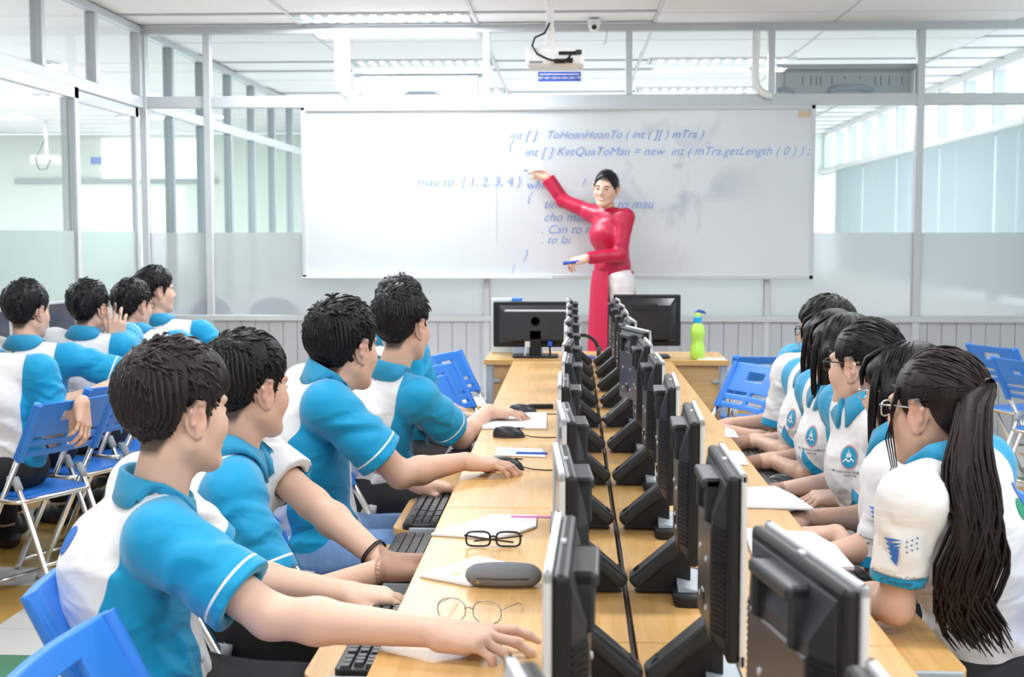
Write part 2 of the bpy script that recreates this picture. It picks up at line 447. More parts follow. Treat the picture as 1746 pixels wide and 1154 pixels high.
nb = 66; bw = (XR-XL)/nb
brd = None
for k in range(nb):
    if brd is None:
        brd = MB().box(.0015, bw-.0015, -.022, .022, .03, .845).build('wall_board', board_wall, wb, bevel=.002); o = brd
    else:
        o = brd.copy(); COL.objects.link(o)
    o.location = (XL+k*bw, 0, 0)
# raised kerb below the board
pod_t = mat('podium_tile', (0.80, 0.77, 0.74), 0.35, noise=0.04)
pod = struct(empty('podium', (0, 0, 0)))
MB().box(-1.62, 2.05, 8.76, YB-.05, .0, .30).build('podium_body', mat('podium_side', (0.50, 0.50, 0.46), .6, noise=.05), pod)
for k in range(9):
    a = -1.62+k*(3.67/9)
    MB().box(a+.002, a+3.67/9-.002, 8.76, YB-.05, .30, .315).build('podium_tile', pod_t, pod, bevel=.002)
MB().box(-1.62, 2.05, 8.735, 8.76, .27, .318).build('podium_nosing', mat('ochre_nosing', (0.62, 0.42, 0.18), .4), pod, bevel=.003)

# ---- whiteboard
BX0, BX1 = P(515, 330, 9.25)[0], P(1388, 330, 9.25)[0]
BZ0, BZ1 = 1.145, 2.335
wbd = thing('whiteboard', 'long white board with aluminium frame on the glass wall behind the teacher', 'whiteboard', ((BX0+BX1)/2, 9.25, 0))
hw = (BX1-BX0)/2
wb_m = mat('whiteboard_enamel', (0.64, 0.69, 0.74), 0.24, noise=0.03, nscale=2.0, coat=0.2)
nt = wb_m.node_tree; bs = nt.nodes['Principled BSDF']                 # wiped marker smudges on the right half
tc = nt.nodes.new('ShaderNodeTexCoord'); sm_n = nt.nodes.new('ShaderNodeTexNoise'); sm_n.inputs['Scale'].default_value = 3.2; sm_n.inputs['Detail'].default_value = 3; sm_n.inputs['Distortion'].default_value = 1.0
mpp = nt.nodes.new('ShaderNodeMapping'); mpp.inputs['Location'].default_value = (-.75, 0, -1.83); mpp.inputs['Scale'].default_value = (1, 1, 1)
vl_ = nt.nodes.new('ShaderNodeVectorMath'); vl_.operation = 'LENGTH'; m1_ = nt.nodes.new('ShaderNodeMapRange')
m1_.inputs['From Min'].default_value = .15; m1_.inputs['From Max'].default_value = .75; m1_.inputs['To Min'].default_value = 1; m1_.inputs['To Max'].default_value = 0
m2_ = nt.nodes.new('ShaderNodeMapRange'); m2_.inputs['From Min'].default_value = .5; m2_.inputs['From Max'].default_value = .75
mu_ = nt.nodes.new('ShaderNodeMath'); mu_.operation = 'MULTIPLY'; mx_ = nt.nodes.new('ShaderNodeMix'); mx_.data_type = 'RGBA'; mx_.inputs['B'].default_value = (.36, .43, .54, 1)
nt.links.new(tc.outputs['Object'], mpp.inputs[0]); nt.links.new(mpp.outputs[0], vl_.inputs[0]); nt.links.new(vl_.outputs['Value'], m1_.inputs['Value'])
nt.links.new(tc.outputs['Object'], sm_n.inputs['Vector']); nt.links.new(sm_n.outputs[0], m2_.inputs['Value'])
nt.links.new(m1_.outputs[0], mu_.inputs[0]); nt.links.new(m2_.outputs[0], mu_.inputs[1]); nt.links.new(mu_.outputs[0], mx_.inputs['Factor'])
nt.links.new(bs.inputs['Base Color'].links[0].from_socket, mx_.inputs['A']); nt.links.new(mx_.outputs['Result'], bs.inputs['Base Color'])
MB().box(-hw+.02, hw-.02, -.008, .01, BZ0+.02, BZ1-.02).build('board_surface', wb_m, wbd)
for nm, r in (('frame_top', (-hw, hw, BZ1-.03, BZ1)), ('frame_bottom', (-hw, hw, BZ0, BZ0+.03)), ('frame_side', (-hw, -hw+.03, BZ0, BZ1)), ('frame_side', (hw-.03, hw, BZ0, BZ1))):
    MB().box(r[0], r[1], -.02, .02, r[2], r[3]).build(nm, alu, wbd, bevel=.004)
MB().box(-hw, -hw+1.75, -.06, -.02, BZ0, BZ0+.012).build('pen_tray', alu, wbd, bevel=.003)
MB().box(hw-.12, hw-.035, -.0095, -.008, BZ1-.085, BZ1-.04).build('tape_patch', mat('brown_tape', (0.62, 0.5, 0.36), .6), wbd)
def write(s, px, py, size=.10, shear=.35):
    o = text_mesh('handwriting', s, size, blue_ink, wbd, shear=shear, offset=-.0003)
    p = P(px, py, 9.24)
    o.location = (p[0]-wbd.location.x, -.0095, p[2]); o.rotation_euler = (math.pi/2, 0, random.uniform(-.01, .01))
    o['kind'] = 'stuff'
write('int [ ]', 868, 237, .082); write('ToHoanHoanTo ( int ( ][ ) mTra )', 930, 236, .078)
write('{', 866, 254, .09); write('int [ ]', 894, 266, .085); write('KetQuaToMau = new  int ( mTra.getLength ( 0 ) ) ;', 948, 265, .083)
write('mau to  { 1, 2, 3, 4 }', 712, 317, .088, .2)
write('while', 896, 322, .085); write('?', 990, 318, .08); write('{', 898, 342, .085)
write('tim dinh chua to mau', 926, 355, .088); write('cho mau to', 926, 377, .088); write('. Can to mau', 922, 398, .085); write('. to lai', 922, 415, .08)
write('}', 892, 440, .08); write('|', 872, 462, .07)
vl = MB(); q = P(846, 330, 9.24); vl.box(q[0]-wbd.location.x-.002, q[0]-wbd.location.x+.002, -.0098, -.0085, 1.4, 2.17)
vl.build('ruled_line', mat('pale_blue_ink', (0.62, 0.70, 0.86), .6), wbd)

# ---- air conditioners hung on the far side of the glass, seen from behind
ac_m = mat('galvanised_sheet', (0.42, 0.46, 0.49), 0.45, metal=.3, noise=.04)
ac_w = mat('air_conditioner_white', (0.66, 0.69, 0.71), 0.5)
slot_m = mat('slot_shadow_grey', (0.22, 0.24, 0.26), .6)
for px0, px1, top, lab in ((602, 822, 117, 'left air conditioner hung behind the glass above the whiteboard, seen from its back'),
                           (1324, 1562, 110, 'right air conditioner hung behind the glass above the whiteboard, seen from its back')):
    a, b = P(px0, top, YB+.06), P(px1, 168, YB+.06)
    t = thing('air_conditioner', lab, 'air conditioner', ((a[0]+b[0])/2, YB+.06, TR+.045), group='air conditioners')
    w = (b[0]-a[0])/2; h = a[2]-TR-.045
    MB().box(-w, w, .03, .22, 0, h).build('housing', ac_w, t, bevel=.01)
    MB().box(-w, w, -.01, .03, h-.035, h).build('top_flange', ac_m, t, bevel=.003)
    MB().box(-w+.06, w-.03, .012, .03, .0, h-.05).build('back_plate', ac_m, t, bevel=.003)
    for k, u in enumerate((-.62, -.5, -.42, -.36, -.2, .42, .5, .62, .8)):
        MB().box(u*w-.004, u*w+.004, .009, .012, h*.3, h*.62).build('plate_slot', slot_m, t)
    for u in (-.02, .2): MB().box(u*w-.009, u*w+.009, .009, .012, h*.52, h*.6).build('plate_hole', slot_m, t)
    MB().tube([(-w*.25, .0, .0), (-w*.2, -.005, .03), (-w*.12, -.008, .045), (w*.25, -.008, .045), (w*.34, -.005, .03), (w*.4, .0, .0)], .02, 8).build('pipe_cover', grey_steel, t, smooth=True)
    MB().tube([(-w*.98, .0, .02), (-w*.86, -.005, .03), (-w*.76, .0, .0)], .022, 8).build('pipe_end', grey_steel, t, smooth=True)
for px, lab in ((577, 'white bent cable conduit above the left half of the whiteboard'), (1290, 'white bent cable conduit above the right half of the whiteboard')):
    q = P(px, 70, YB-.06)
    pts = [(0, 0, HC-.06-q[2]), (0, 0, .05), (-.005, 0, -.22)]
    for k in range(7):
        a = k/6*math.pi/2; pts.append((-.005+.12*(1-math.cos(a)), 0, -.25-.12*math.sin(a)))
    tag(MB().tube(pts, .026, 10).build('cable_conduit', white_paint, None, smooth=True, loc=q), lab, 'conduit', 'white conduits')

# ---- ceiling projector, sign, dome camera
q = P(947, 104, 7.7)
pj = thing('ceiling_projector', 'white projector hanging from the ceiling with black cables at its back', 'projector', q)
MB().box(-.165, .165, -.12, .13, -.040, .062).build('projector_body', white_paint, pj, bevel=.022, seg=3)
MB().tube([(-.03, 0, .17), (-.03, 0, HC-q[2])], .022, 12).build('ceiling_pole', white_paint, pj, smooth=True)
MB().box(-.055, -.005, -.02, .02, .065, .19).build('mount_bracket', white_paint, pj, bevel=.004)
MB().box(-.10, .05, -.06, .06, .062, .075).build('mount_plate', white_paint, pj, bevel=.003)
MB().box(.02, .125, -.124, -.118, .018, .038).build('port_panel', black_plastic, pj)
MB().box(-.005, .06, -.15, -.118, -.03, -.006).build('cable_plug', black_plastic, pj, bevel=.004)
MB().box(.065, .10, -.145, -.118, -.028, .0).build('cable_plug', black_plastic, pj, bevel=.004)
MB().box(.115, .15, -.14, -.118, .02, .045).build('cable_plug', dark_grey, pj, bevel=.004)
MB().box(-.145, -.07, -.122, -.118, -.025, -.015).build('vent_slot', slot_m, pj)
MB().tube([(-.035, -.02, .21), (-.06, -.05, .15), (-.115, -.09, .12), (-.13, -.12, .07), (-.10, -.15, .02), (-.04, -.16, -.01), (.0, -.15, -.018)], .006, 6).build('black_cable', black_plastic, pj, smooth=True)
MB().tube([(.03, -.15, -.02), (.07, -.16, -.01), (.10, -.155, .03)], .006, 6).build('black_cable', black_plastic, pj, smooth=True)
q = P(954, 130.5, YB-.035)
sg = thing('wall_sign', 'small blue sign with white lettering on the glass above the whiteboard', 'sign', q)
MB().box(-.148, .148, -.004, .004, -.032, .032).build('sign_plate', sign_blue, sg)
tx = text_mesh('sign_lettering', '& MỘT NÉT CỘNG HÒA LÂM ĐỒNG', .021, white_paint, sg, align='CENTER', offset=.0004)
tx.location = (0, -.0055, -.017); tx.rotation_euler = (math.pi/2, 0, 0)
MB().box(-.135, .135, -.0055, -.004, .012, .018).build('sign_line', white_paint, sg)
q = P(1013, 46, 9.15); q[2] = HC
dc = thing('dome_camera', 'small white dome security camera on the ceiling beside the projector', 'security camera', q)
MB().lathe([(.045, -.001), (.045, -.012), (.04, -.04), (.036, -.055), (.028, -.07), (.012, -.08)], 20).build('camera_housing', white_paint, dc, smooth='auto')
MB().lathe([(.017, 0), (.017, .012), (.008, .016)], 14).xf(Matrix.Translation((0, -.03, -.05)) @ Matrix.Rotation(math.pi/2+.3, 4, 'X')).build('camera_lens', black_gloss, dc, smooth='auto')
MB().tube([(.045, 0, -.005), (.075, 0, -.03), (.085, 0, -.09), (.08, 0, -.15), (.06, 0, -.16)], .003, 6).build('loose_wire', grey_plastic, dc, smooth=True)

# ---- room on the left, behind its glass
q = P(172, 274, YF-.01)
sg2 = thing('wall_sign', 'faint blue sign on the pale green wall behind the left glass doors', 'sign', q)
MB().box(-.15, .15, -.004, .004, -.05, .05).build('sign_plate', mat('faded_blue', (0.16, 0.28, 0.70), .5), sg2)
a, b = P(130, 320, YF-.03), P(316, 470, YF-.03)
s = thing('projection_board', 'white board with painted-in glow on the pale green wall behind the left glass', 'whiteboard', ((a[0]+b[0])/2, YF-.03, 0))
MB().box(a[0]-s.location.x, b[0]-s.location.x, -.01, .02, 1.0, a[2]).build('board_surface', mat('glow_painted_board', (.95, .95, .97), .4, emit=(.95, .97, 1), estr=.8), s)  # the board's lit brightness is put in as emission
MB().box(a[0]-s.location.x-.9, b[0]-s.location.x+.5, -.03, .02, a[2]+.06, a[2]+.13).build('board_rail', alu_dark, s)
a, b = P(172, 236, YF-.05), P(341, 306, YF-.05)  # glowing panel added for a splash of glare on the wall
tag(MB().box(a[0], b[0], YF-.06, YF-.01, b[2], a[2]).build('glare_panel', mat('glare_glow_white', (.95, .98, .97), .5, emit=(.94, 1, .98), estr=.7), bevel=.04),
    'added glowing panel standing in for a splash of glare high on the wall behind the left glass', 'screen')
q = P(80, 272, 16.8)
p2 = thing('ceiling_projector', 'pale projector on a long pole in the room behind the left glass door', 'projector', q)
MB().box(-.17, .17, -.12, .12, -.06, .05).build('projector_body', white_paint, p2, bevel=.02)
MB().tube([(0, 0, .05), (0, 0, HC-q[2])], .025, 8).build('ceiling_pole', white_paint, p2)
MB().tube([(0, -.05, .25), (-.1, -.13, 0), (-.05, -.14, -.13), (.05, -.14, -.13), (.1, -.13, 0)], .008, 6).build('cable', dark_grey, p2)
# chairs dimly seen through the frosted film
for k, (px, w) in enumerate(((467, .36), (360, .30))):
    q = P(px, 525, 9.95)
    t = thing('office_chair', 'blue chair back dimly seen behind the frosted glass left of the whiteboard' if k == 0 else 'second blue chair back behind the frosted glass beside the white post', 'chair', (q[0], 9.95, 0))
    pl = [(-w/2-.03, .85)] + [(-(w/2)*math.cos(a)*1.05, .85+.13*math.sin(a)) for a in np.linspace(0, math.pi, 9)] + [(w/2+.03, .85), (w/2-.02, .55), (-w/2+.02, .55)]
    MB().prism(pl, -.02, .02).xf(Matrix.Rotation(math.pi/2, 4, 'X')).build('backrest', mat('navy_fabric', (0.05, .10, .35), .8), t, bevel=.01)
    MB().box(-.2, .2, -.25, .15, .42, .5).build('seat', MATS['navy_fabric'], t, bevel=.03)
    MB().tube([(0, -.03, .0), (0, -.03, .45)], .03, 8).build('chair_column', black_plastic, t)
# ------------------------------------------------------------------ computer desks
SEAM, DZ = 0.108, 0.75
LEDGE, REDGE = -0.325, 0.555           # outer edges of the two rows
TRAY_Z = 0.665
bounds = [0.01, 1.13, 2.25, 3.37, 4.49, 5.61, 6.73, 7.36]
STATIONS = [.90, 1.46, 2.02, 2.58, 3.14, 3.70, 4.26, 4.82, 5.38, 5.94, 6.50, 7.06]
OUT = {('L', 2): .16, ('L', 3): .16, ('L', 4): .15, ('L', 5): .16, ('L', 6): .15, ('L', 7): .12,
       ('R', 2): .15, ('R', 3): .17, ('R', 4): .16, ('R', 5): .16, ('R', 6): .16, ('R', 7): .14}
ORD = ['nearest', 'second', 'third', 'fourth', 'fifth', 'sixth', 'seventh', 'eighth', 'ninth', 'tenth', 'eleventh', 'farthest']
def rounded(x0, x1, y0, y1, r, n=5, corners=(1, 1, 1, 1)):
    pts = []
    for (cx, cy, a0, on) in ((x1-r, y1-r, 0, corners[0]), (x0+r, y1-r, 90, corners[1]), (x0+r, y0+r, 180, corners[2]), (x1-r, y0+r, 270, corners[3])):
        if on: pts += [(cx+r*math.cos(math.radians(a0+90*k/n)), cy+r*math.sin(math.radians(a0+90*k/n))) for k in range(n+1)]
        else: pts.append((cx+(r if a0 in (0, 270) else -r), cy+(r if a0 in (0, 90) else -r)))
    return pts
for side, xa, xb in (('L', SEAM-.005, LEDGE), ('R', SEAM+.005, REDGE)):
    sg_ = -1 if side == 'L' else 1
    for k, (y0, y1) in enumerate(zip(bounds, bounds[1:])):
        nm = ['nearest', 'second', 'third', 'fourth', 'fifth', 'sixth', 'farthest'][k]
        t = thing('computer_desk', '%s beech computer desk of the %s row, counted from the camera' % (nm, 'left' if side == 'L' else 'right'),
                  'desk', (xa, y0, 0), group='beech computer desks in two rows')
        w = xb-xa; L = y1-y0
        x0_, x1_ = min(0, w), max(0, w)
        MB().box(x0_, x1_, .0015, L-.0015, DZ-.025, DZ).build('desk_top', wood, t, bevel=.003)
        for yy in (.0, L-.018): MB().box(x0_+.03, x1_-.03, yy+.001, yy+.017, .02, DZ-.025).build('side_panel', wood_panel, t)
        MB().box(sg_*.03-.009, sg_*.03+.009, .02, L-.02, .3, DZ-.025).build('back_panel', wood_panel, t)
        MB().box(x0_+.02, x1_-.02, .001, .03, 0, .02).build('foot_rail', grey_steel, t)
        MB().box(x0_+.02, x1_-.02, L-.03, L-.001, 0, .02).build('foot_rail', grey_steel, t)
        for i, s in enumerate(STATIONS):
            if not (y0 < s < y1): continue
            ext = OUT.get((side, i), .0)
            ta, tb_ = max(s-y0-.225, .03), min(s-y0+.225, L-.03)
            if (side, i) == ('L', 3): ta = .03
            a = w-sg_*.30+sg_*ext; b = w+sg_*ext-sg_*.005
            xs0, xs1 = min(a, b), max(a, b)
            cor = (1, 0, 0, 1) if side == 'R' else (0, 1, 1, 0)
            tr = MB().prism(rounded(xs0, xs1, ta, tb_, .05, 6, cor), TRAY_Z-.018, TRAY_Z).build('keyboard_tray', wood, t, bevel=.002)
            for yy in (ta-.006, tb_+.006): MB().box(xs0+.05, xs1-.02, yy-.006, yy+.006, TRAY_Z-.03, TRAY_Z+.008).build('tray_slide', chrome if False else grey_steel, tr, bevel=.002)
# black tube added to paint the dark gap between the rows
pts = [(SEAM+.003*math.sin(y*5), y, DZ-.006+.002*math.sin(y*9)) for y in np.linspace(.1, 7.3, 90)]
tag(MB().tube(pts, .005, 8).build('gap_shade_strip', black_plastic, smooth=True), 'black strip painting the shade in the gap between the two desk rows', 'cable')

# ------------------------------------------------------------------ monitors
def make_monitor(label, group):
    t = thing('monitor', label, 'monitor', group=group)
    W, Z0, Z1 = .152, .082, .362
    yf = -.128                                   # front of the bezel
    def B(mb, name, m, parent=t, bevel=.0, **k): return mb.build(name, m, parent, bevel, **k)
    bz = MB()
    for r in ((-W, W, Z1-.014, Z1), (-W, W, Z0, Z0+.02), (-W, -W+.014, Z0, Z1), (W-.014, W, Z0, Z1)): bz.box(r[0], r[1], yf, yf+.009, r[2], r[3])
    B(bz, 'bezel', silver, bevel=.003)
    B(MB().box(-W+.012, W-.012, yf+.003, yf+.008, Z0+.018, Z1-.012), 'screen', screen_m)
    B(MB().box(-W+.004, W-.004, yf+.009, yf+.027, Z0+.004, Z1-.004), 'casing', black_plastic, bevel=.006)
    B(MB().box(-.006, .006, yf+.013, yf+.019, Z1-.006, Z1-.001), 'latch', silver)
    hs = B(MB().frustum((-W+.014, W-.014, Z0+.010, Z1-.014), yf+.027, (-.098, .098, Z0+.03, Z1-.07), yf+.043), 'rear_housing', dark_grey, bevel=.005)
    B(MB().frustum((-.097, .097, Z0+.02, Z1-.085), yf+.0435, (-.093, .093, Z0+.024, Z1-.089), yf+.046), 'back_plate', plate_grey, hs, bevel=.002)
    for sx in (-.045, .045):
        for z in (.14, .215): B(MB().lathe([(.005, 0), (.005, .002), (.003, .003)], 8).xf(Matrix.Translation((sx, yf+.046, z)) @ Matrix.Rotation(-math.pi/2, 4, 'X')), 'screw', silver, hs)
    hb = MB(); za, zb = Z1-.088, Z1-.022
    hb.box(-.066, -.054, yf+.02, yf+.052, za, zb); hb.box(.054, .066, yf+.02, yf+.052, za, zb)
    hb.box(-.066, .066, yf+.02, yf+.056, zb-.016, zb); hb.box(-.054, .054, yf+.02, yf+.032, za, zb-.016)
    B(hb, 'carry_handle', dark_grey, bevel=.004)
    vt = MB()
    for s in (-1, 1):
        for k in range(21):
            z = Z0+.04+k*.0078
            vt.bar((s*.101, yf+.0428, z), (s*.134, yf+.0290, z), .0035, .003)
    tag(B(vt, 'vent_ribs', black_plastic), kind='stuff')
    # stand: low foot under the screen and a slanted arm from the rear
    B(MB().prism(rounded(-.115, .115, -.145, -.075, .02, 4), 0, .022), 'foot', black_plastic, bevel=.004)
    B(MB().add([(-.085, -.139, .0225), (.085, -.139, .0225), (.085, -.085, .034), (-.085, -.085, .034), (-.085, -.085, .0225), (.085, -.085, .0225)], [(0, 1, 2, 3), (3, 2, 5, 4), (0, 3, 4), (1, 5, 2), (0, 4, 5, 1)]), 'foot_ramp', grey_steel)
    web = [(-.002, .004), (-.10, .004), (-.112, .03), (-.112, .095), (-.095, .095)]
    B(MB().prism(web, -.021, .021).xf(Matrix(((0, 0, 1, 0), (1, 0, 0, 0), (0, 1, 0, 0), (0, 0, 0, 1)))), 'arm_web', black_plastic, bevel=.003)
    ar = B(MB().bar((0, .002, .018), (0, -.100, .106), .056, .03), 'arm', dark_grey, bevel=.011, seg=3)
    B(MB().bar((0, -.012, .031), (0, -.022, .040), .022, .032), 'arm_slot', black_gloss, ar)
    B(MB().bar((0, -.098, .095), (0, -.088, .16), .04, .022), 'neck', black_plastic, bevel=.006)
    return t
proto = None
for side in 'LR':
    for i, s in enumerate(STATIONS):
        lab = '%s monitor of the %s row counted from the camera, silver rim and black back' % (ORD[i], 'left' if side == 'L' else 'right')
        if proto is None: proto = make_monitor(lab, 'computer monitors back to back along the desks'); t = proto
        else: t = copy_tree(proto); t['label'] = lab
        jit = random.Random(i*7+(side == 'L')).uniform(-.05, .05)
        dx = -.004 if side == 'L' else .014
        if side == 'L' and i == 0: jit = .22; s += .03
        if side == 'R' and i == 1: jit = .17; s -= .06; dx = .03
        if side == 'R' and i == 2: jit = .0
        if side == 'R' and i == 7: jit = .25
        if side == 'L' and i == 4: dx = -.012
        t.location = (SEAM+dx, s, DZ)
        t.rotation_euler = (0, 0, (-math.pi/2 if side == 'L' else math.pi/2) + jit)

# ------------------------------------------------------------------ folding chairs
def plate_with_slots(xs, zs, holes, depth, bend=0.0, lean=0.0):
    """a solid plate of cells (columns xs, rows zs), bent back at the middle by `bend`"""
    b = bmesh.new()
    nx, nz = len(xs)-1, len(zs)-1
    solid = lambda i, j: 0 <= i < nx and 0 <= j < nz and (i, j) not in holes
    vmap = {}
    def V(i, j, s):
        if (i, j, s) not in vmap:
            x = xs[i]; w = abs(xs[-1])
            vmap[(i, j, s)] = b.verts.new((x, s*depth/2 - bend*(1-(x/w)**2) + lean*(zs[j]-zs[0]), zs[j]))
        return vmap[(i, j, s)]
    for i in range(nx):
        for j in range(nz):
            if not solid(i, j): continue
            b.faces.new((V(i, j, -1), V(i+1, j, -1), V(i+1, j+1, -1), V(i, j+1, -1)))
            b.faces.new((V(i, j+1, 1), V(i+1, j+1, 1), V(i+1, j, 1), V(i, j, 1)))
            if not solid(i-1, j): b.faces.new((V(i, j+1, -1), V(i, j+1, 1), V(i, j, 1), V(i, j, -1)))
            if not solid(i+1, j): b.faces.new((V(i+1, j, -1), V(i+1, j, 1), V(i+1, j+1, 1), V(i+1, j+1, -1)))
            if not solid(i, j-1): b.faces.new((V(i, j, -1), V(i, j, 1), V(i+1, j, 1), V(i+1, j, -1)))
            if not solid(i, j+1): b.faces.new((V(i+1, j+1, -1), V(i+1, j+1, 1), V(i, j+1, 1), V(i, j+1, -1)))
    me = bpy.data.meshes.new('plate'); b.to_mesh(me); b.free()
    return me
def make_chair(label, group):
    t = thing('folding_chair', label, 'chair', group=group)
    hw, zt = .195, .80
    ytop, yfoot = -.235, .20
    yat = lambda z: yfoot + (ytop-yfoot)*z/zt
    xs = [-.215, -.185, -.17, -.14, -.12, -.07, -.05, -.015, .015, .05, .07, .12, .14, .17, .185, .215]
    zs = [.60, .625, .64, .665, .68, .71, .735, .775, .80, .815]
    holes = set()
    for i in range(len(xs)-1):
        xm = (xs[i]+xs[i+1])/2
        if .015 < abs(xm) < .17:
            holes.add((i, 1)); holes.add((i, 3))
        if abs(xm) < .07: holes.add((i, 6))
    me = plate_with_slots(xs, zs, holes, .016, .022, (ytop-yfoot)/zt)
    link('backrest', me, blue_plastic, t, bevel=.004, loc=(0, yat(.60)+.004, 0))
    for s in (-1, 1):
        MB().tube([(s*hw, yat(.60)-.004, .595), (s*hw, yat(.81), .815)], .0185, 10).build('back_sleeve', blue_plastic, t, smooth='auto')
        MB().tube([(s*hw, yat(.62), .62), (s*hw, yat(.03), .03), (s*hw, yfoot+.004, .009)], .0115, 10).build('front_leg', chrome, t, smooth=True)
        MB().tube([(s*(hw-.026), -.06, .52), (s*(hw-.026), -.085, .50), (s*(hw-.026), -.285, .03), (s*(hw-.03), -.30, .009)], .011, 10).build('rear_leg', chrome, t, smooth=True)
        MB().tube([(s*(hw-.012), yat(.49), .49), (s*(hw-.018), -.062, .515), (s*(hw-.026), -.078, .512), (s*(hw-.026), -.10, .47)], .017, 8).build('joint_cap', grey_plastic, t, smooth=True)
    MB().tube([(-hw, yat(.05), .05), (hw, yat(.05), .05)], .009, 8).build('front_crossbar', chrome, t, smooth=True)
    MB().tube([(-hw+.028, -.30, .012), (hw-.028, -.30, .012)], .010, 8).build('rear_crossbar', chrome, t, smooth=True)
    MB().tube([(-hw+.026, -.22, .19), (hw-.026, -.22, .19)], .008, 8).build('rear_crossbar', chrome, t, smooth=True)
    MB().prism(rounded(-.19, .19, -.12, .27, .05, 5), .425, .445).build('seat', blue_plastic, t, bevel=.006)
    rim = rounded(-.197, .197, -.125, .277, .055, 5); rim.append(rim[0])
    MB().tube([(x, y, .428) for x, y in rim], .0105, 8, cap=False).build('seat_rim', chrome, t, smooth=True)
    return t
chair0 = [None]
def chair(x, y, facing, label, group='blue folding chairs', z=0.0):
    """facing: the direction the sitter looks, degrees from +Y towards -X"""
    if chair0[0] is None: chair0[0] = make_chair(label, group); t = chair0[0]
    else: t = copy_tree(chair0[0]); t['label'] = label; t['group'] = group
    t.location = (x, y, z); t.rotation_euler = (0, 0, math.radians(facing))
    return t

# teacher's desk ------------------------------------------------------------------
ty0, ty1 = 7.42, 8.0
tx0, tx1 = P(825, 612, ty0)[0], P(1244, 612, ty0)[0]
td = thing('teacher_desk', 'wide beech desk with grey steel legs across the end of the desk rows', 'desk', (tx0, ty0, 0))
W_ = tx1-tx0
MB().box(0, W_, 0, ty1-ty0, .725, .75).build('desk_top', wood, td, bevel=.004)
MB().box(0, W_, -.001, .004, .723, .7495).build('edge_band', wood_edge, td)
for x in (.03, W_-.03):
    for y in (.03, ty1-ty0-.03): MB().box(x-.02, x+.02, y-.02, y+.02, .0, .725).build('leg', grey_steel, td, bevel=.004)
    MB().box(x-.018, x+.018, .02, ty1-ty0-.02, .02, .06).build('leg_rail', grey_steel, td, bevel=.004)
MB().box(.055, W_-.055, .03, .048, .40, .72).build('front_panel', wood_panel, td)
for x in (.07, W_-.07):
    for z in (.47, .63):
        MB().box(x-.022, x+.022, .018, .032, z-.008, z+.008).build('panel_bracket', grey_steel, td, bevel=.002)
def big_monitor(px0, px1, ptop, pbot, y, label, style):
    a, b = P(px0, ptop, y), P(px1, pbot, y)
    cx = (a[0]+b[0])/2; w = (b[0]-a[0])/2
    t = thing('monitor', label, 'monitor', (cx, y, DZ), group='monitors on the teacher desk')
    z1, z0 = a[2]-DZ, b[2]-DZ
    MB().box(-w, w, 0, .03, z0, z1).build('casing', black_plastic, t, bevel=.008)
    MB().frustum((-w*.88, w*.88, z0+.02, z1-.015), 0, (-w*.72, w*.72, z0+.04, z1-.06), -.03).build('rear_housing', black_gloss if style else dark_grey, t, bevel=.008)
    MB().box(-w+.012, w-.012, .03, .032, z0+.015, z1-.012).build('screen', screen_m, t)
    MB().box(-.035, .035, -.03, -.005, .01, z0+.1).build('neck', black_plastic, t, bevel=.004)
    MB().prism(rounded(-.13, .13, -.10, .10, .03), 0, .012).build('foot', black_plastic, t, bevel=.003)
    if not style:
        MB().box(-w*.72, w*.72, -.027, -.018, z1-.058, z1-.045).build('light_groove', silver, t, bevel=.003)
        MB().lathe([(.03, 0), (.03, .002), (.024, .002), (.024, 0)], 24).xf(Matrix.Translation((0, -.0305, (z0+z1)/2+.02)) @ Matrix.Rotation(math.pi/2, 4, 'X')).build('round_badge', black_gloss, t)
        MB().box(-.06, -.03, -.04, -.02, z0+.0, z0+.035).build('power_plug', silver, t, bevel=.003)
        MB().tube([(-.045, -.035, z0+.01), (-.05, -.05, .06), (-.06, -.06, .006)], .004, 6).build('power_cable', silver, t)
        MB().tube([(.085, -.035, z0+.035), (.085, -.04, z0+.0), (.085, -.045, .006)], .006, 6).build('video_cable', black_plastic, t)
        MB().box(.073, .097, -.045, -.02, z0+.01, z0+.035).build('video_plug', mat('blue_plug', (.03, .12, .7), .4), t, bevel=.003)
    else:
        MB().box(-w*.45, w*.3, -.036, -.015, z1-.09, z1-.05).build('hand_grip', black_plastic, t, bevel=.006)
        MB().box(-.01, .015, -.045, -.02, z0+.03, z0+.055).build('video_plug', mat('blue_plug', (.03, .12, .7), .4), t, bevel=.003)
    return t
big_monitor(841, 985, 514, 592, 7.62, 'black wide monitor on the teacher desk left of the desk rows, back towards the camera', 0)
big_monitor(1046, 1160, 502, 590, 7.62, 'taller glossy black monitor on the teacher desk right of the teacher', 1)
# drinking bottle
q = PZ(1189, 610, .75); q = P(1189, 610, 7.52); 
bt = thing('water_bottle', 'lime green plastic water bottle with blue cap on the teacher desk', 'bottle', (q[0], 7.52, .75))
lime = mat('lime_plastic', (0.50, 0.85, 0.12), .25, coat=.3, emit=None)
MB().lathe([(.030, 0), (.040, .006), (.042, .03), (.041, .07), (.033, .095), (.034, .11), (.042, .135), (.042, .16), (.036, .185), (.022, .203), (.020, .21)], 24).build('bottle_body', lime, bt, smooth=True)
MB().lathe([(.024, .205), (.024, .235), (.018, .238), (.016, .24)], 20).build('bottle_collar', mat('cyan_cap', (.02, .38, .75), .35), bt, smooth='auto')
MB().lathe([(.017, .238), (.019, .252), (.014, .262), (.006, .265)], 16).build('bottle_spout', lime, bt, smooth='auto')
MB().tube([(-.012, 0, .258), (.006, 0, .272), (.03, 0, .268), (.045, 0, .258)], [.009, .011, .009, .004], 8).build('cap_lid', mat('navy_cap', (.03, .10, .42), .35), bt, smooth=True)
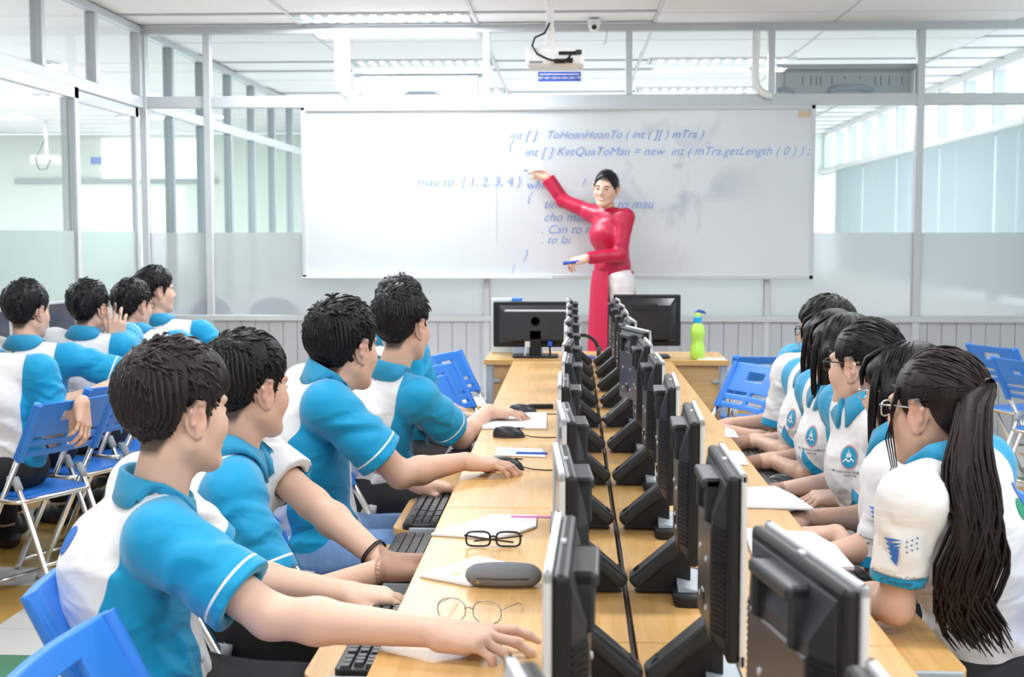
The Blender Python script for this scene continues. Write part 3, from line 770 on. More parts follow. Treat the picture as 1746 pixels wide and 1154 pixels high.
q = P(1215, 612, 7.50); tag(MB().box(-.09, .07, -.03, .05, 0, .004).build('paper_sheet', paper, loc=(q[0], 7.5, .75)), 'white sheet of paper lying beside the lime green bottle', 'paper')
q = P(902, 597, 7.75); tag(MB().box(-.10, .08, -.04, .05, 0, .085).build('paper_box', mat('blue_white_box', (.55, .68, .9), .5), loc=(q[0], 7.85, .75), bevel=.004), 'pale blue box standing behind the left teacher monitor', 'box')
q = P(864, 520, 7.88)
bb = thing('tissue_box', 'pale box with a blue corner peeping over the left teacher monitor', 'box', (q[0], 7.88, .75))
MB().box(-.09, .09, -.05, .05, 0, .325).build('box_body', mat('pale_card', (.62, .74, .78), .6), bb, bevel=.006)
MB().box(.03, .092, -.052, .052, .25, .327).build('box_corner', mat('pack_blue', (.06, .22, .75), .5), bb, bevel=.004)
# mouse-ish clutter at the foot of the far monitors
q = P(1000, 608, 7.5)
hd = thing('headphones', 'black headphones lying on the teacher desk between the monitor rows', 'headphones', (q[0]-.02, 7.55, .75))
MB().tube([(-.09*math.cos(a), .0+.02*math.sin(a), .03+.10*math.sin(a)) for a in np.linspace(0, math.pi, 12)], .010, 8).build('headband', black_plastic, hd, smooth=True)
for s in (-1, 1): MB().lathe([(.03, -.012), (.036, 0), (.03, .014)], 14).xf(Matrix.Translation((s*.09, 0, .036)) @ Matrix.Rotation(math.pi/2, 4, 'Y')).build('ear_cup', dark_grey, hd, smooth='auto')
q = P(1000, 612, 7.3); 
tag(MB().prism(rounded(-.06, .05, -.03, .03, .02), 0, .018).build('tape_roll', mat('blue_wrap', (.1, .2, .6), .4), bevel=.005, loc=(q[0]+.0, 7.5, .75), rot=(0, 0, .3)), 'small blue wrapped item on the teacher desk in front of the teacher', 'packet')

# ------------------------------------------------------------------ keyboards, mice
kb_m = mat('keyboard_black', (.02, .021, .024), .45); key_m = mat('key_black', (.03, .032, .037), .4)
KEYROWS = []
for r in range(6):
    x = -.215
    while x < .21:
        wk = .019*({5: 1.25}.get(r, 1.0))
        if r == 5 and abs(x+.09) < .02: wk = .112
        if r == 3 and x < -.2: wk = .03
        if r == 4 and x < -.2: wk = .04
        gap = .012 if (abs(x-.075) < .012 or abs(x-.142) < .01) else 0
        x += gap
        KEYROWS.append((x, wk, r)); x += wk
def keyboard(x, y, rz, label, single):
    t = thing('keyboard', label, 'keyboard', (x, y, TRAY_Z), rz, group='black keyboards on the pull-out trays')
    MB().prism(rounded(-.225, .225, -.075, .075, .012), 0, .016).build('keyboard_base', kb_m, t, bevel=.003)
    caps = {}
    joined = MB()
    for (kx, wk, r) in KEYROWS:
        ky = .055-.022*r
        if single:
            key = round(wk, 4)
            if key not in caps:
                me = bpy.data.meshes.new('key'); b = MB().frustum((-wk/2+.0006, wk/2-.0006, -.0095, .0095), 0, (-wk/2+.0025, wk/2-.0025, -.007, .0075), -.008)
                me.from_pydata([(v[0], v[2], -v[1]) for v in b.v], [], b.f); me.update(); me.materials.append(key_m); caps[key] = me
            o = bpy.data.objects.new('key', caps[key]); COL.objects.link(o); o.parent = t; o.location = (kx+wk/2, ky, .0155)
        else: joined.box(kx+.001, kx+wk-.001, ky-.0095, ky+.0095, .015, .0225)
    if not single: tag(joined.build('keys', key_m, t), kind='stuff')
    return t
def mouse_thing(x, y, z, rz, label, group='black computer mice'):
    t = thing('computer_mouse', label, 'mouse', (x, y, z), rz, group=group)
    n, m = 14, 8
    vs = []; fs = []
    for j in range(m+1):
        ph = j/m*math.pi/2
        for i in range(n):
            a = 2*math.pi*i/n
            rx, ry = .030*(1+.06*math.cos(2*a)), .057
            vs.append((rx*math.cos(a)*math.cos(ph)**.6, ry*math.sin(a)*math.cos(ph)**.6 - .006*math.sin(ph), .038*math.sin(ph)**.9*(1-.18*math.sin(a)*math.cos(ph))))
    for j in range(m):
        for i in range(n): fs.append((j*n+i, j*n+(i+1) % n, (j+1)*n+(i+1) % n, (j+1)*n+i))
    MB().add(vs, fs).build('mouse_shell', dark_grey, t, smooth=True)
    MB().tube([(0, .028, .030), (0, .038, .029)], .006, 8).build('scroll_wheel', black_plastic, t)
    MB().box(-.0006, .0006, .008, .052, .03, .034).build('button_gap', black_gloss, t)
    MB().box(-.031, -.029, -.015, .012, .004, .008).build('red_light', mat('red_led', (.8, .05, .03), .4), t)
    MB().tube([(0, .055, .008), (.004, .08, .003), (.012, .12, .0025), (.005, .19, .0025)], .0018, 6).build('mouse_cable', black_plastic, t, smooth=True)
    return t
# ------------------------------------------------------------------ figures: signed distance shapes -> one smooth mesh
def nrm(v): v = np.asarray(v, float); return v/max(np.linalg.norm(v), 1e-9)
def frame(fwd, up):
    f = nrm(fwd); r = nrm(np.cross(f, up)); u = np.cross(r, f)
    return np.array([r, f, u])                      # rows: right, forward, up
class Shape:
    """smooth union of round cones and ellipsoids; then optional cuts"""
    def __init__(s): s.p = []; s.cuts = []; s.disp = None
    def cone(s, a, b, ra, rb, k=.02): s.p.append(('c', np.array(a, float), np.array(b, float), ra, rb, k)); return s
    def ball(s, c, r, k=.02): return s.cone(c, np.array(c, float)+1e-4, r, r, k)
    def ell(s, c, rad, R=None, k=.02, neg=False):
        s.p.append(('n' if neg else 'e', np.array(c, float), np.array(rad, float), np.eye(3) if R is None else np.array(R, float), 0, k)); return s
    def cut(s, f): s.cuts.append(f); return s       # f(points) -> value, removed where positive
    def bbox(s):
        lo = np.full(3, 1e9); hi = -lo
        for q in s.p:
            if q[0] == 'c':
                for c, r in ((q[1], q[3]), (q[2], q[4])): lo = np.minimum(lo, c-r); hi = np.maximum(hi, c+r)
            elif q[0] == 'e':
                r = np.max(q[2]); lo = np.minimum(lo, q[1]-r); hi = np.maximum(hi, q[1]+r)
        return lo-.02, hi+.02
    def boxes(s):
        if getattr(s, '_n', -1) != len(s.p):
            lo, hi = [], []
            for q in s.p:
                if q[0] == 'c': lo.append(np.minimum(q[1]-q[3], q[2]-q[4])); hi.append(np.maximum(q[1]+q[3], q[2]+q[4]))
                else: r = np.max(q[2]); lo.append(q[1]-r); hi.append(q[1]+r)
            s._lo, s._hi, s._n = np.array(lo), np.array(hi), len(s.p)
        return s._lo, s._hi
    def sub(s, lo, hi, m=.08):
        t = Shape(); t.cuts = s.cuts; t.disp = s.disp
        L, H = s.boxes()
        t.p = [s.p[i] for i in np.flatnonzero(((L < hi+m) & (H > lo-m)).all(1))]
        return t
    def __call__(s, X):
        d = None
        for q in s.p:
            if q[0] == 'c':
                a, b, ra, rb, k = q[1:]
                ba = b-a; pa = X-a
                h = np.minimum(np.maximum(pa @ ba/np.dot(ba, ba), 0), 1)
                w = pa-h[:, None]*ba
                v = np.sqrt(np.einsum('ij,ij->i', w, w)) - (ra+h*(rb-ra))
            else:
                c, rad, R, _, k = q[1:]
                L = (X-c) @ R.T
                k0 = np.sqrt(np.sum((L/rad)**2, 1)); k1 = np.sqrt(np.sum((L/rad**2)**2, 1))
                v = k0*(k0-1)/np.maximum(k1, 1e-9)
            if d is None: d = v; continue
            if q[0] == 'n':
                h = np.maximum(k-np.abs(-d-v), 0)/k; d = np.maximum(d, -v)+h*h*k*.25
            else:
                h = np.maximum(k-np.abs(d-v), 0)/k; d = np.minimum(d, v)-h*h*k*.25
        if s.disp is not None: d = d+s.disp(X)
        for f in s.cuts: d = np.maximum(d, f(X))
        return d

CORN = np.array([(i, j, k) for i in (0, 1) for j in (0, 1) for k in (0, 1)])
EDG = [(a, b) for a in range(8) for b in range(a+1, 8) if np.abs(CORN[a]-CORN[b]).sum() == 1]
def polygonize(f, lo, hi, h, keep=None):
    """surface nets on sparse blocks; returns vertices, normals, quads"""
    B = 6
    def ev(X):
        """evaluate in compact groups, each with only the primitives that reach it"""
        if not isinstance(f, Shape) or len(X) < 400: return f(X)
        cell = np.floor((X-lo)/.13).astype(np.int64)
        key = (cell[:, 0]*4096+cell[:, 1])*4096+cell[:, 2]
        order = np.argsort(key, kind='stable'); ks = key[order]
        cutp = np.flatnonzero(np.diff(ks))+1
        out = np.empty(len(X))
        for ix in np.split(order, cutp):
            Y = X[ix]
            g_ = f.sub(Y.min(0), Y.max(0), .07)
            out[ix] = g_(Y) if g_.p and g_.p[0][0] != 'n' else 1.0
        return out
    lo = np.floor(np.asarray(lo)/h)*h
    nb = np.maximum(np.ceil((np.asarray(hi)-lo)/(h*B)).astype(int), 1)
    g = np.stack(np.meshgrid(*[np.arange(n) for n in nb], indexing='ij'), -1).reshape(-1, 3)
    cen = lo+(g+.5)*h*B
    sel = np.abs(f(cen)) < h*B*.5*1.9+.012
    if keep is not None: sel &= keep(cen, h*B)
    g = g[sel]
    if len(g) == 0: return np.zeros((0, 3)), np.zeros((0, 3)), np.zeros((0, 4), int)
    n1 = B+1
    off = np.stack(np.meshgrid(*[np.arange(n1)]*3, indexing='ij'), -1).reshape(-1, 3)
    ijk = g[:, None, :]*B+off[None]
    val = ev((lo+ijk.reshape(-1, 3)*h)).reshape(len(g), n1, n1, n1)
    ins = val < 0
    c8 = [ins[:, a:a+B, b:b+B, c:c+B] for a, b, c in CORN]
    v8 = [val[:, a:a+B, b:b+B, c:c+B] for a, b, c in CORN]
    tot = sum(c.astype(np.int8) for c in c8)
    cell = np.argwhere((tot > 0) & (tot < 8))
    bi, ci, cj, ck = cell.T
    cv = np.stack([v[bi, ci, cj, ck] for v in v8], 1)
    acc = np.zeros((len(cell), 3)); cnt = np.zeros(len(cell))
    for a, b in EDG:
        va, vb = cv[:, a], cv[:, b]
        m = (va < 0) != (vb < 0)
        t = np.where(m, va/np.where(m, va-vb, 1), 0)
        acc += np.where(m[:, None], CORN[a]+t[:, None]*(CORN[b]-CORN[a]), 0); cnt += m
    cg = g[bi]*B+np.stack([ci, cj, ck], 1)
    pos = lo+(cg+acc/cnt[:, None])*h
    N = nb*B+2
    key = (cg[:, 0]*N[1]+cg[:, 1])*N[2]+cg[:, 2]
    order = np.argsort(key); skey = key[order]
    quads = []
    for ax in range(3):
        sl0 = [slice(0, B)]*3; sl1 = [slice(0, B)]*3; sl1[ax] = slice(1, B+1)
        A = ins[(slice(None), *sl0)]; Bv = ins[(slice(None), *sl1)]
        e = np.argwhere(A != Bv)
        if len(e) == 0: continue
        gi = g[e[:, 0]]*B+e[:, 1:]
        flip = ~A[tuple(e.T)]
        u, w = (ax+1) % 3, (ax+2) % 3
        cs = []
        for du, dw in ((0, 0), (-1, 0), (-1, -1), (0, -1)):
            c = gi.copy(); c[:, u] += du; c[:, w] += dw
            kk = (c[:, 0]*N[1]+c[:, 1])*N[2]+c[:, 2]
            ix = np.clip(np.searchsorted(skey, kk), 0, len(skey)-1)
            ok = (skey[ix] == kk) & (c.min(1) >= 0)
            cs.append(np.where(ok, order[ix], -1))
        q = np.stack(cs, 1)
        q[flip] = q[flip][:, ::-1]
        quads.append(q[(q >= 0).all(1)])
    quads = np.concatenate(quads) if quads else np.zeros((0, 4), int)
    e = h*.3
    K4 = np.array(((1, -1, -1), (-1, -1, 1), (-1, 1, -1), (1, 1, 1)), float)
    v4 = [ev(pos+k*e) for k in K4]
    G = sum(k[None]*v[:, None] for k, v in zip(K4, v4))/(4*e)
    gl = np.maximum(np.linalg.norm(G, axis=1), .3)
    st = np.clip(sum(v4)/4/gl, -h*.6, h*.6)
    G /= gl[:, None]
    pos = pos-G*st[:, None]
    if keep is not None:
        ok = keep(pos, h*1.2)
        fm = ok[quads].all(1); quads = quads[fm]
    used = np.unique(quads); remap = np.full(len(pos), -1); remap[used] = np.arange(len(used))
    return pos[used], G[used], remap[quads]

def to_object(name, parts, m, parent, attrs=None, origin=None, normals=True):
    """parts: list of (verts, normals, quads) in world space -> one mesh object under parent (an Empty at origin, unrotated)"""
    V = np.concatenate([p[0] for p in parts]); Nn = np.concatenate([p[1] for p in parts])
    Q = []; n = 0
    for p in parts: Q.append(p[2]+n); n += len(p[0])
    Q = np.concatenate(Q)
    me = bpy.data.meshes.new(name)
    me.vertices.add(len(V)); me.vertices.foreach_set('co', (V-np.asarray(origin)).astype(np.float32).ravel())
    me.loops.add(Q.size); me.loops.foreach_set('vertex_index', Q.ravel().astype(np.int32))
    me.polygons.add(len(Q)); me.polygons.foreach_set('loop_start', np.arange(0, Q.size, 4, dtype=np.int32))
    try: me.polygons.foreach_set('loop_total', np.full(len(Q), 4, dtype=np.int32))
    except Exception: pass
    me.update(calc_edges=True)
    me.polygons.foreach_set('use_smooth', np.ones(len(Q), dtype=bool))
    if normals: me.normals_split_custom_set_from_vertices(Nn.astype(np.float32).tolist())
    for k, fn in (attrs or {}).items():
        a = me.attributes.new(k, 'FLOAT', 'POINT'); a.data.foreach_set('value', np.asarray(fn(V), dtype=np.float32))
    me.materials.append(m)
    o = bpy.data.objects.new(name, me); COL.objects.link(o)
    o.parent = parent
    return o

# --- materials driven by smooth per-vertex pattern fields
def shirt_mat(name, white=(0.84, 0.85, 0.88), cyan=(0.002, 0.33, 0.63)):
    m = bpy.data.materials.new(name); m.use_nodes = True
    nt = m.node_tree; b = nt.nodes['Principled BSDF']
    def step(attr):
        a = nt.nodes.new('ShaderNodeAttribute'); a.attribute_name = attr
        mr = nt.nodes.new('ShaderNodeMapRange'); mr.inputs['From Min'].default_value = -.0008; mr.inputs['From Max'].default_value = .0008
        nt.links.new(a.outputs['Fac'], mr.inputs['Value']); return mr.outputs[0]
    m1 = nt.nodes.new('ShaderNodeMix'); m1.data_type = 'RGBA'; m1.inputs['A'].default_value = (*white, 1); m1.inputs['B'].default_value = (*cyan, 1)
    m2 = nt.nodes.new('ShaderNodeMix'); m2.data_type = 'RGBA'; m2.inputs['B'].default_value = (.88, .89, .92, 1)
    pa = nt.nodes.new('ShaderNodeAttribute'); pa.attribute_name = 'piping'
    ab = nt.nodes.new('ShaderNodeMath'); ab.operation = 'ABSOLUTE'; lt = nt.nodes.new('ShaderNodeMath'); lt.operation = 'LESS_THAN'; lt.inputs[1].default_value = .0026
    nt.links.new(pa.outputs['Fac'], ab.inputs[0]); nt.links.new(ab.outputs[0], lt.inputs[0])
    nt.links.new(step('panel'), m1.inputs['Factor']); nt.links.new(m1.outputs['Result'], m2.inputs['A']); nt.links.new(lt.outputs[0], m2.inputs['Factor'])
    nt.links.new(m2.outputs['Result'], b.inputs['Base Color'])
    b.inputs['Roughness'].default_value = .62; b.inputs['Sheen Weight'].default_value = .25; b.inputs['Specular IOR Level'].default_value = .3
    tc = nt.nodes.new('ShaderNodeTexCoord')
    n1 = nt.nodes.new('ShaderNodeTexNoise'); n1.inputs['Scale'].default_value = 7; n1.inputs['Detail'].default_value = 1.5; n1.inputs['Distortion'].default_value = 1.2
    bp = nt.nodes.new('ShaderNodeBump'); bp.inputs['Strength'].default_value = .45; bp.inputs['Distance'].default_value = .02
    n2 = nt.nodes.new('ShaderNodeTexNoise'); n2.inputs['Scale'].default_value = 900
    b2 = nt.nodes.new('ShaderNodeBump'); b2.inputs['Strength'].default_value = .12; b2.inputs['Distance'].default_value = .001
    mp = nt.nodes.new('ShaderNodeMapping'); mp.inputs['Scale'].default_value = (1.0, 1.0, 1.9); mp.inputs['Rotation'].default_value = (.5, .35, 0)
    nt.links.new(tc.outputs['Object'], mp.inputs[0]); nt.links.new(mp.outputs[0], n1.inputs['Vector']); nt.links.new(tc.outputs['Object'], n2.inputs['Vector'])
    nt.links.new(n1.outputs[0], bp.inputs['Height']); nt.links.new(n2.outputs[0], b2.inputs['Height'])
    nt.links.new(bp.outputs[0], b2.inputs['Normal']); nt.links.new(b2.outputs[0], b.inputs['Normal'])
    MATS[name] = m
    return m
def skin_mat(name, col, lipc=(0.60, 0.22, 0.20)):
    m = bpy.data.materials.new(name); m.use_nodes = True
    nt = m.node_tree; b = nt.nodes['Principled BSDF']
    tc = nt.nodes.new('ShaderNodeTexCoord'); n = nt.nodes.new('ShaderNodeTexNoise'); n.inputs['Scale'].default_value = 18; n.inputs['Detail'].default_value = 4
    m0 = nt.nodes.new('ShaderNodeMix'); m0.data_type = 'RGBA'
    m0.inputs['A'].default_value = (col[0]*.95, col[1]*.90, col[2]*.88, 1); m0.inputs['B'].default_value = (*[min(1, c*1.05) for c in col], 1)
    nt.links.new(tc.outputs['Object'], n.inputs['Vector']); nt.links.new(n.outputs[0], m0.inputs['Factor'])
    a = nt.nodes.new('ShaderNodeAttribute'); a.attribute_name = 'blush'
    m1 = nt.nodes.new('ShaderNodeMix'); m1.data_type = 'RGBA'; m1.inputs['B'].default_value = (*lipc, 1)
    nt.links.new(a.outputs['Fac'], m1.inputs['Factor']); nt.links.new(m0.outputs['Result'], m1.inputs['A'])
    a2 = nt.nodes.new('ShaderNodeAttribute'); a2.attribute_name = 'scalp'
    m2 = nt.nodes.new('ShaderNodeMix'); m2.data_type = 'RGBA'; m2.inputs['B'].default_value = (.035, .03, .03, 1)
    nt.links.new(a2.outputs['Fac'], m2.inputs['Factor']); nt.links.new(m1.outputs['Result'], m2.inputs['A'])
    nt.links.new(m2.outputs['Result'], b.inputs['Base Color'])
    b.inputs['Roughness'].default_value = .5; b.inputs['Specular IOR Level'].default_value = .35
    b.inputs['Sheen Weight'].default_value = .1
    n2 = nt.nodes.new('ShaderNodeTexNoise'); n2.inputs['Scale'].default_value = 260; bp = nt.nodes.new('ShaderNodeBump'); bp.inputs['Strength'].default_value = .12; bp.inputs['Distance'].default_value = .001
    nt.links.new(tc.outputs['Object'], n2.inputs['Vector']); nt.links.new(n2.outputs[0], bp.inputs['Height']); nt.links.new(bp.outputs[0], b.inputs['Normal'])
    MATS[name] = m
    return m
def hair_mat(name, col, rough=.38):
    m = mat(name, col, rough, noise=.3, nscale=60, bump=.35, bscale=420, spec=.24, stretch=(1, 1, .3))
    return m
skinA = skin_mat('skin_light', (0.72, 0.46, 0.35)); skinB = skin_mat('skin_tan', (0.62, 0.38, 0.28)); skinC = skin_mat('skin_fair', (0.76, 0.51, 0.40))
hairK = hair_mat('black_hair', (0.006, 0.0055, 0.0065), .34); hairB = hair_mat('dark_brown_hair', (0.016, 0.010, 0.009), .36); hairG = hair_mat('ash_brown_hair', (0.020, 0.015, 0.017), .33)
shirtM = shirt_mat('polo_white_cyan'); collarM = mat('cyan_rib_knit', (0.010, 0.30, 0.55), .7, bump=.25, bscale=600, sheen=.2)
black_cloth = mat('black_trouser_cloth', (0.012, 0.012, 0.016), .75, bump=.2, bscale=30)
denim = mat('blue_denim', (0.17, 0.31, 0.58), .8, noise=.3, nscale=25, bump=.3, bscale=60)

def wrinkle(seed, amp, dirs=3, wl=(.07, .13)):
    r = np.random.RandomState(seed)
    K = [(nrm(r.normal(size=3)*np.array([1, 1, 1.3]))*2*math.pi/r.uniform(*wl), r.uniform(0, 6.28)) for _ in range(dirs)]
    W = r.normal(size=(2, 3))*14
    def f(X):
        w = .5*np.sin(X @ W[0])+.5*np.sin(X @ W[1])
        s = 0
        for k, ph in K: s = s+np.abs(np.sin(X @ k*.5+ph+1.6*w))
        return amp*(s/dirs-.6)
    return f

# --- head in its own frame: x right, y forward, z up, origin at the middle of the skull; about 0.23 m tall
def head_shape(S, c, R, sc=1.0, female=False, smile=False):
    W = lambda p: c+(np.array(p)*sc) @ R
    r = lambda v: v*sc
    e = lambda p, rad, k=.02, A=None, neg=False: S.ell(W(p), np.array(rad)*sc, R if A is None else A @ R, k*sc, neg)
    S.ell(W((0, -.014, .034)), np.array((.076, .097, .088))*sc, R, .03)
    e((0, .034, -.032), (.060, .060, .082), .03)
    for s in (-1, 1):
        S.cone(W((s*.052, -.006, -.05)), W((s*.016, .072, -.098)), r(.019), r(.015), r(.03))
        e((s*.036, .056, -.028), (.028, .03, .03), .025)
        e((s*.03, .077, .022), (.024, .014, .010), .015)
    S.ball(W((0, .079, -.099)), r(.017), r(.02))
    S.cone(W((0, .092, .012)), W((0, .110, -.028)), r(.008), r(.0125), r(.014))
    for s in (-1, 1): S.ball(W((s*.011, .100, -.034)), r(.0085), r(.008))
    for s in (-1, 1): e((s*.031, .102, .001), (.019, .02, .012), .012, None, True)
    for s in (-1, 1): e((s*.031, .0785, .0), (.015, .0135, .0105), .004)         # lids over the eyeballs
    S.cone(W((-.018, .0905, -.0585)), W((.018, .0905, -.0585)), r(.006), r(.006), r(.008))
    S.cone(W((-.015, .0905, -.071)), W((.015, .0905, -.071)), r(.0068), r(.0068), r(.008))
    for s in (-1, 1):                                                             # ears
        A = np.array([[.94, -s*.34, 0], [s*.34, .94, 0], [0, 0, 1.0]])
        e((s*.080, -.012, -.008), (.0065, .021, .031), .012, A)
        pts = [(s*.074, .008, .008), (s*.083, .002, .024), (s*.088, -.016, .027), (s*.090, -.028, .012), (s*.087, -.024, -.010), (s*.080, -.010, -.034), (s*.075, .002, -.036)]
        for a, b in zip(pts, pts[1:]): S.cone(W(a), W(b), r(.0052), r(.0052), r(.006))
        e((s*.092, -.006, -.004), (.008, .009, .013), .006, A, True)
def face_attrs(c, R, sc):
    def blush(X):
        L = ((X-c) @ R.T)/sc
        lip = np.exp(-(((L[:, 0])/.019)**4+((L[:, 2]+.0645)/.0115)**4))*(L[:, 1] > .08)
        ear = np.exp(-(((np.abs(L[:, 0])-.086)/.012)**2+((L[:, 1]+.015)/.03)**2+((L[:, 2])/.035)**2))*.28
        chk = np.exp(-(((np.abs(L[:, 0])-.042)/.022)**2+((L[:, 2]+.025)/.022)**2))*(L[:, 1] > .04)*.14
        return np.clip(lip*.8+ear+chk, 0, 1)
    return blush

# --- a hand: wrist w, direction d towards the fingers, n = normal of the back of the hand, side +1 = thumb along cross(d, n)
def hand_shape(S, w, d, n, side, curl=(.35, .45, .3), spread=.09, sc=1.0, thumb=(.55, .35), each=None):
    d = nrm(d); n = nrm(n-np.dot(n, d)*d); t = np.cross(d, n)*side
    W = lambda a, b, c: w+(a*d+b*t+c*n)*sc
    ky = [.034, .0115, -.011, -.031]                       # knuckles index..little across the palm
    kx = [.088, .092, .087, .078]
    for y, x in zip(ky, kx): S.cone(W(.012, y*.55, 0), W(x, y, .002), .0165*sc, .0115*sc, .016*sc)
    S.cone(W(.02, .02, -.008), W(.06, .028, -.008), .017*sc, .013*sc, .014*sc)
    S.cone(W(.02, -.018, -.008), W(.06, -.024, -.007), .015*sc, .012*sc, .014*sc)
    ln = [(.042, .026, .021), (.047, .030, .022), (.043, .028, .022), (.034, .021, .019)]
    rd = [(.0092, .0082, .0075, .0062), (.0094, .0084, .0076, .0063), (.0090, .0080, .0073, .0060), (.0080, .0070, .0064, .0054)]
    tips = []
    for f in range(4):
        p = W(kx[f], ky[f], .002)
        cu = curl if each is None else each[f]
        a = 0
        sp = spread*(1.5-f)*.8
        fd0 = nrm(d+t*sp)
        for j in range(3):
            a += cu[j]
            fd = fd0*math.cos(a)-n*math.sin(a)
            q = p+fd*ln[f][j]*sc
            S.cone(p, q, rd[f][j]*sc, rd[f][j+1]*sc, .006*sc)
            p = q
        tips.append((p, fd))
    p = W(.022, .026, -.008)
    a1, a2 = thumb
    td = nrm(d*math.cos(a1)+t*math.sin(a1)-n*.35)
    q = p+td*.042*sc; S.cone(p, q, .014*sc, .0105*sc, .012*sc)
    td2 = nrm(td*math.cos(a2)+d*math.sin(a2)-n*.15)
    q2 = q+td2*.030*sc; S.cone(q, q2, .0105*sc, .0092*sc, .006*sc)
    q3 = q2+nrm(td2+d*.25)*.022*sc; S.cone(q2, q3, .0092*sc, .0068*sc, .006*sc)
    tips.append((q3, td2))
    return tips

def ik(sh, wr, l1, l2, hint):
    """elbow for shoulder, wrist and bone lengths, bent towards hint; wrist is pulled in if out of reach"""
    sh, wr = np.array(sh, float), np.array(wr, float)
    v = wr-sh; L = np.linalg.norm(v)
    if L > (l1+l2)*.995: k = L/((l1+l2)*.995); l1 *= k; l2 *= k
    u = v/L; a = (l1*l1-l2*l2+L*L)/(2*L); hh = math.sqrt(max(l1*l1-a*a, 0))
    p = np.array(hint, float)-sh; p -= np.dot(p, u)*u
    return sh+u*a+nrm(p)*hh

# --- hair locks: tapered flattened strands joined to the hair mesh
def add_locks(mb, curves, r0, taper=True, n=5, flat=.55):
    for c in curves:
        m = len(c)
        rr = [r0*(.75+.35*math.sin(math.pi*min(1, i/(m-1)*1.2))) if i < m-1 else r0*.12 for i in range(m)] if taper else r0
        mb.tube(c, rr, n, flat)
def mb_part(mb):
    """MB -> (verts, normals, quads) using fan quads for caps"""
    V = np.array(mb.v); N = np.zeros_like(V); Q = []
    for f in mb.f:
        if len(f) == 4: Q.append(f)
        elif len(f) == 5: Q += [(f[0], f[1], f[2], f[3])]
    return V, N, np.array(Q, int)
# ------------------------------------------------------------------ the people
def hairline(style):
    if style in ('short', 'fringe'):
        ys = [-.14, -.085, -.06, -.042, -.030, -.010, .006, .014, .026, .036, .05, .066, .085, .13]
        zs = [-.074, -.074, -.070, -.042, .012, .030, .020, -.022, -.022, .012, .036, .050, .056, .056]
    elif style == 'bob':
        ys = [-.14, -.02, .0, .03, .045, .055, .07, .09, .13]
        zs = [-.16, -.16, -.15, -.12, -.06, .0, .018, .022, .022]
    else:                                              # pulled back
        ys = [-.14, -.085, -.06, -.042, -.030, -.010, .006, .018, .03, .045, .066, .085, .13]
        zs = [-.08, -.08, -.065, -.035, .010, .026, .016, -.018, -.008, .018, .046, .060, .062]
    return ys, zs

